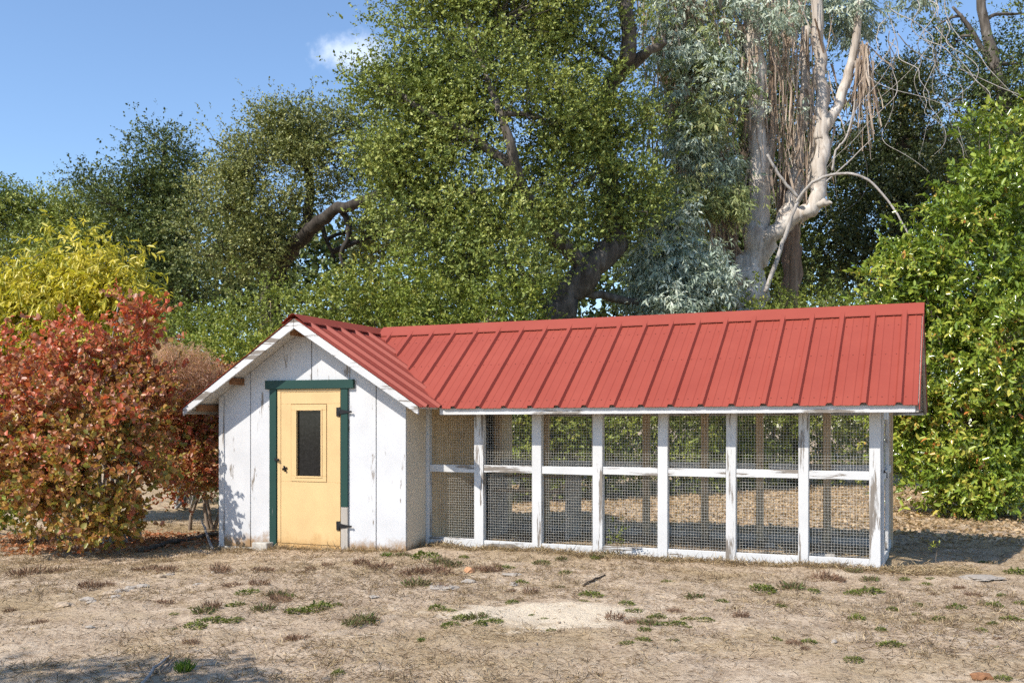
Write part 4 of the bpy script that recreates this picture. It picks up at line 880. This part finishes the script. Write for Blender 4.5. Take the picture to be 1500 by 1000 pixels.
WM = {k: [weed_mesh(k, 50+i) for i in range(4)] for k in ('green','dry','mixed','grass')}
for k, mt in (('green',WEED),('dry',DRYW),('mixed',MIXW),('grass',GRASS)):
    for me in WM[k]: me.materials.append(mt)
wl = {'green': 'low dark green weed tuft growing in the dry dirt', 'dry': 'dead reddish brown weed clump on the bare dirt', 'mixed': 'half-dry weed clump mixing brown stems and green leaves'}
wg = {'green': 'green weed tufts in the yard', 'dry': 'dead weed clumps in the yard', 'mixed': 'half-dry weed clumps in the yard'}
WEEDS = []
ORD = 'first second third fourth fifth sixth seventh eighth ninth tenth eleventh twelfth thirteenth fourteenth fifteenth sixteenth seventeenth eighteenth nineteenth twentieth'.split() + ['twenty-'+q for q in 'first second third fourth fifth sixth seventh eighth ninth'.split()] + ['thirtieth'] + ['thirty-'+q for q in 'first second third fourth fifth sixth seventh eighth ninth'.split()]
def column_of(x):
    for i in range(7):
        if posts[i][0] <= x < posts[i+1][0]: return '%s wire bay from the shed' % ORD[i]
    if x >= posts[7][0]: return "run's gate end"
    if x >= xat(511, YW): return 'boards beside the door hinges'
    if x >= xat(396, YW): return 'yellow door'
    if x >= XL: return 'boards beside the door latch'
    return 'gap beside the shed' if x > SB.x + 1 else ('smoke bush' if x > SB.x - .8 else 'far side of the smoke bush')
def rank_labels(items, fmt):
    byc = {}
    for o in items: byc.setdefault(column_of(o.location.x), []).append(o)
    for c, os_ in byc.items():
        for i, o in enumerate(sorted(os_, key=lambda q: -q.location.y)): o['label'] = fmt.format(n=ORD[i], c=c)
def weed(kind, px, py, wpx, zs=1.0, label=None, name=None):
    p = on_ground(px, py); d = -S_*p.x + C_*p.y; s = wpx/F*d/1.65
    o = link(name or {'green':'green_weed','dry':'dry_weed','mixed':'half_dry_weed','grass':'grass_tuft'}[kind], random.choice(WM[kind]), None, None, (p.x, p.y, p.z-.006)); o.rotation_euler.z = random.random()*6.28; o.scale = (s*random.uniform(.8,1.5), s*random.uniform(.75,1.25), s*zs*random.uniform(.65,1.15))
    props(o, label or wl.get(kind), 'weed' if kind != 'grass' else 'grass', wg.get(kind) if label is None else None)
    if label is None: WEEDS.append((kind, o))
    return o
for a in ((286,917,34),(312,910,32),(342,907,26),(255,898,13),(256,921,14),(362,869,28),(425,873,17),(345,887,26),(281,891,13),(434,896,30),(466,890,34),(493,886,15),(495,986,24),(623,816,32),(680,817,13),(738,833,20),(764,853,15),(640,891,24),(657,894,20),(660,915,28),(678,906,24),(703,914,26),(724,910,20),(828,838,20),(866,872,24),(855,880,14),(976,852,19),(918,884,18),(928,894,20),(944,921,26),(985,914,30),(962,905,24),(918,941,18),(942,938,20),(808,923,13),(797,905,11),(706,898,8),(780,900,9),(982,821,14),(750,882,20),(1117,864,36),(1192,865,19),(1248,869,20),(1272,868,30),(1057,881,19),(1144,888,16),(1032,907,24),(1006,918,16),(1307,894,22),(1256,907,28),(1290,923,22),(1137,935,16),(1184,940,18),(1305,945,30),(1250,966,28),(1357,856,22),(1363,847,14),(1325,849,16),(1487,839,26),(1345,886,18),(1343,900,13),(1350,911,15),(1376,907,22),(1402,890,22),(1457,888,24),(1467,873,14),(1496,884,16),(1482,908,26),(1437,923,22),(1455,911,20),(1444,824,16),(1460,948,13),(1470,993,22),(1008,905,14),(872,818,14),(795,823,18)): weed('green', *a, zs=1.0)
for a in ((215,836,34),(245,836,34),(322,838,34),(385,836,30),(130,860,34),(155,858,24),(40,842,36),(85,838,30),(240,883,20),(555,832,30),(530,826,26),(605,842,36),(635,838,36),(720,838,34),(700,832,24),(645,862,26),(748,866,13),(778,866,22),(1210,849,36),(1228,850,24),(1085,903,24),(1163,942,20),(1180,950,16),(1405,858,16),(480,828,20),(455,834,20),(442,838,16),(280,942,26),(310,890,30),(380,856,26),(340,858,24),(410,880,36),(900,905,26),(925,912,24),(435,935,30),(425,938,18),(15,895,20),(60,912,26),(1425,870,22),(1365,870,14),(990,895,20),(1460,935,14),(540,800,14)): weed('dry', *a, zs=1.35)
for a in ((300,897,34),(405,872,30),(385,893,28),(535,911,40),(515,914,26),(665,828,26),(645,824,24),(610,858,30),(1160,861,36),(1018,875,26),(792,826,20),(822,821,18),(900,813,40),(875,815,26),(950,914,34),(1275,850,24),(1250,838,18),(1440,885,18),(820,860,16),(985,935,14),(700,905,24),(590,813,18)): weed('mixed', *a, zs=1.35)
weed('grass', 270, 983, 40, .75, 'bright green grass tuft beside a dry twig in the dirt'); weed('grass', 566, 814, 20, .5, 'small green grass tuft at the foot of the shed boards')
weed('grass', 617, 937, 16, .9, 'thin upright grass blades growing beside a pale weed')
p = on_ground(903, 818); tw = thing('tall_weed', p, 'tall leafy weed standing against the run sill', 'weed')
limbs(tw, STEM, [([p-Vector((0,0,.02)), p+Vector((.01,0,.2)), p+Vector((-.01,.0,.42))], [.004,.003,.002])], 'stem', 5)
foliage('leaves', tw, WEED, [((p.x,p.y,p.z+.26),(.06,.06,.2),1.)], 14, 3, .05, 4, .05, .035, .016, seed=2)
p = on_ground(1371, 828); tw = thing('tall_weed', p, 'single pale yellow-green sprig standing near the coop shadow', 'weed')
limbs(tw, STEM, [([p-Vector((0,0,.02)), p+Vector((.0,0,.08)), p+Vector((.01,.0,.16))], [.004,.003,.002])], 'stem', 5)
foliage('leaves', tw, UNDER2, [((p.x,p.y,p.z+.17),(.025,.025,.06),1.)], 8, 3, .03, 4, .04, .035, .014, seed=5)

# ------------------------------------------------------------------ stones, sticks, scraps
def stone_mesh(seed, flat=.55):
    r_ = np.random.default_rng(seed); bm = bmesh.new(); bmesh.ops.create_icosphere(bm, subdivisions=3, radius=1)
    for v in bm.verts:
        n_ = mnoise.noise(v.co*1.3+Vector((seed*3.1,0,0)))*.45 + mnoise.noise(v.co*3.5+Vector((seed,7,0)))*.2 + mnoise.noise(v.co*9+Vector((seed,1,4)))*.09; v.co *= 1+n_; v.co.z *= flat
        if v.co.z < -.25*flat: v.co.z = -.25*flat
    me = bpy.data.meshes.new('stone'); bm.to_mesh(me); bm.free(); me.polygons.foreach_set('use_smooth', [False]*len(me.polygons)); return me
STONE = plain_mat('pale_stone', (.37,.32,.265), .9, 0, .22, 14); ORANGE = plain_mat('orange_stone', (.50,.26,.13), .85, 0, .2, 14); DARKST = plain_mat('dark_stone', (.10,.095,.09), .85, 0, .3, 14); BROWNB = plain_mat('brown_bark', (.26,.12,.05), .8, 0, .3, 18)
def stone(name, px, py, wpx, mat, label, cat='stone', flat=.5, asp=1.0, group=None, seed=1):
    p = on_ground(px, py); d = -S_*p.x+C_*p.y; s = wpx/F*d/2
    o = link(name, stone_mesh(seed, flat), mat, None, (p.x, p.y, p.z+s*flat*.12)); o.scale = (s, s*asp, s); o.rotation_euler.z = TH + random.uniform(-.3,.3); props(o, label, cat, group)
stone('stone', 688, 836, 16, ORANGE, 'rounded orange stone among dead weeds before the run', flat=.7, seed=2)
stone('flat_stone', 650, 860, 54, STONE, 'broad flat grey-buff stone lying among the dead weeds', flat=.16, asp=.7, seed=3)
stone('flat_stone', 686, 853, 22, STONE, 'chunky buff stone resting behind the broad flat stone', flat=.4, asp=.7, seed=5)
stone('flat_stone', 750, 842, 30, STONE, 'long thin grey stone slab on the dirt before the run', flat=.2, asp=.5, seed=7)
stone('stone', 752, 856, 12, STONE, 'small pale round stone beside a green weed', flat=.6, seed=4)
stone('stone', 548, 874, 14, STONE, 'small flat grey stone out on the bare dirt', flat=.35, seed=9)
stone('stone', 1222, 940, 9, STONE, 'tiny whitish pebble alone on bare dirt', flat=.7, seed=6)
stone('flat_stone', 1438, 846, 62, STONE, 'large flat buff stone half buried near the coop shadow', flat=.10, asp=.8, seed=11)
stone('bark_piece', 1437, 994, 30, BROWNB, 'curled brown piece of bark lying on the dirt', 'bark', flat=.55, asp=.5, seed=8)
for i, (a, b, c) in enumerate(((95,887,30),(128,878,22),(135,882,16),(160,870,24),(178,866,22),(190,862,18),(200,866,16),(208,859,20),(170,874,18),(232,845,22),(248,842,16),(132,921,14),(300,840,18),(315,838,14),(290,856,14),(242,862,14))):
    stone('pale_clod', a, b, c, STONE if i % 3 else CLOD, 'pale broken clod lying in a loose line across the dirt', 'clod', .35, .75, 'pale clods in a line', 13+i)
stone('stone', 1095, 801, 17, DARKST, 'dark rounded stone behind the wire inside the run', flat=.8, seed=22)
stone('stone', 1128, 803, 18, STONE, 'grey stone behind the wire beside the dark one', flat=.7, seed=24)
def stick(name, pts, r, mat, label, cat='stick'):
    P_ = [on_ground(a, b) + Vector((0,0,h)) for a, b, h in pts]; p0 = P_[0]; p, rr = smooth_path(P_, [r*(1-.35*i/len(P_)) for i in range(len(P_))], 4)
    for i in range(1, len(p)-1): p[i] = p[i]+Vector(rng.normal(size=3))*r*.3
    props(MB().tube(p, rr, 7, .12).build(name, mat, None, 0, tuple(p0)), label, cat)
stick('twig', [(855,858,.01),(868,851,.015),(886,843,.01)], .013, BARK_DARK, 'short dark twig lying on the dirt before the run')
stick('dry_branch', [(208,1003,.01),(222,988,.02),(240,970,.015),(249,962,.01)], .010, GREYSTEM, 'long thin dry branch lying beside the grass tuft')
stick('dry_branch', [(232,990,.012),(246,978,.02),(256,965,.012)], .006, STEM, 'thin forked twig lying next to the dry branch')
stick('pole', [(311,806,.02),(304,795,.10),(296,780,.20)], .022, GREYSTEM, 'short pale pole propped up beside the shed corner', 'pole')
stick('log', [(205,808,.03),(250,798,.04),(318,786,.04)], .035, BARK_OAK, 'long grey log lying in the shade beside the shed', 'log')
stick('twig', [(920,816,.01),(935,810,.012)], .015, TANWOOD_H, 'short tan wood scrap lying at the run sill')
p = on_ground(40, 788); props(MB().tube([p-Vector((0,0,.05)), p+Vector((.005,0,.25)), p+Vector((-.01,0,.47))], [.03,.028,.026], 7, .08).build('stake', GREYSTEM, None, 0, tuple(p)), 'pale wooden stake upright under the smoke bush', 'stake')
p = on_ground(371, 806); props(MB().box((p.x-.13, YW-.17, p.z-.03), (p.x+.11, YW-.022, p.z+.085)).build('concrete_block', CONCRETE, None, .008, tuple(p)), 'small grey concrete block against the foot of the shed', 'block')
for i, (a, b, w_) in enumerate(((1090,808,40),(985,797,46),(890,793,40),(930,795,34),(1200,817,44))):
    q = on_ground(a, b); q.y = 11.42 + .08*(i % 3); ww = w_/F*11.5/2
    q.x = xat(a, q.y); q.z = float(gz(q.x, q.y))
    props(MB().prism([(q.x-ww,q.y-.04,q.z-.01),(q.x+ww,q.y-.02,q.z-.01),(q.x+ww*.9,q.y+.06,q.z-.01),(q.x-ww*.8,q.y+.05,q.z-.01)], (0,.01,.045+.01*i)).build('board_scrap', GREYWOOD, None, .004, tuple(q)), 'weathered board scrap lying in the straw behind the wire', 'board', 'board scraps in the run')

for kd, fmt in (('green', '{n} green weed tuft out from the {c}'), ('dry', '{n} dead brown weed clump out from the {c}'), ('mixed', '{n} half-dry green and brown weed out from the {c}')):
    rank_labels([o for k, o in WEEDS if k == kd], fmt)
for nm, fmt in (('pale_clod', 'clod'), ('board_scrap', 'board')):
    its = sorted([o for o in bpy.data.objects if o.name.split('.')[0] == nm], key=lambda q: q.location.x)
    for i, o in enumerate(its):
        if nm == 'pale_clod': o['label'] = '%s pale broken clod in the scattered line starting by the smoke bush' % ORD[i]
        else: o['label'] = '%s weathered board scrap in the straw behind the wire counting from the shed' % ORD[i]
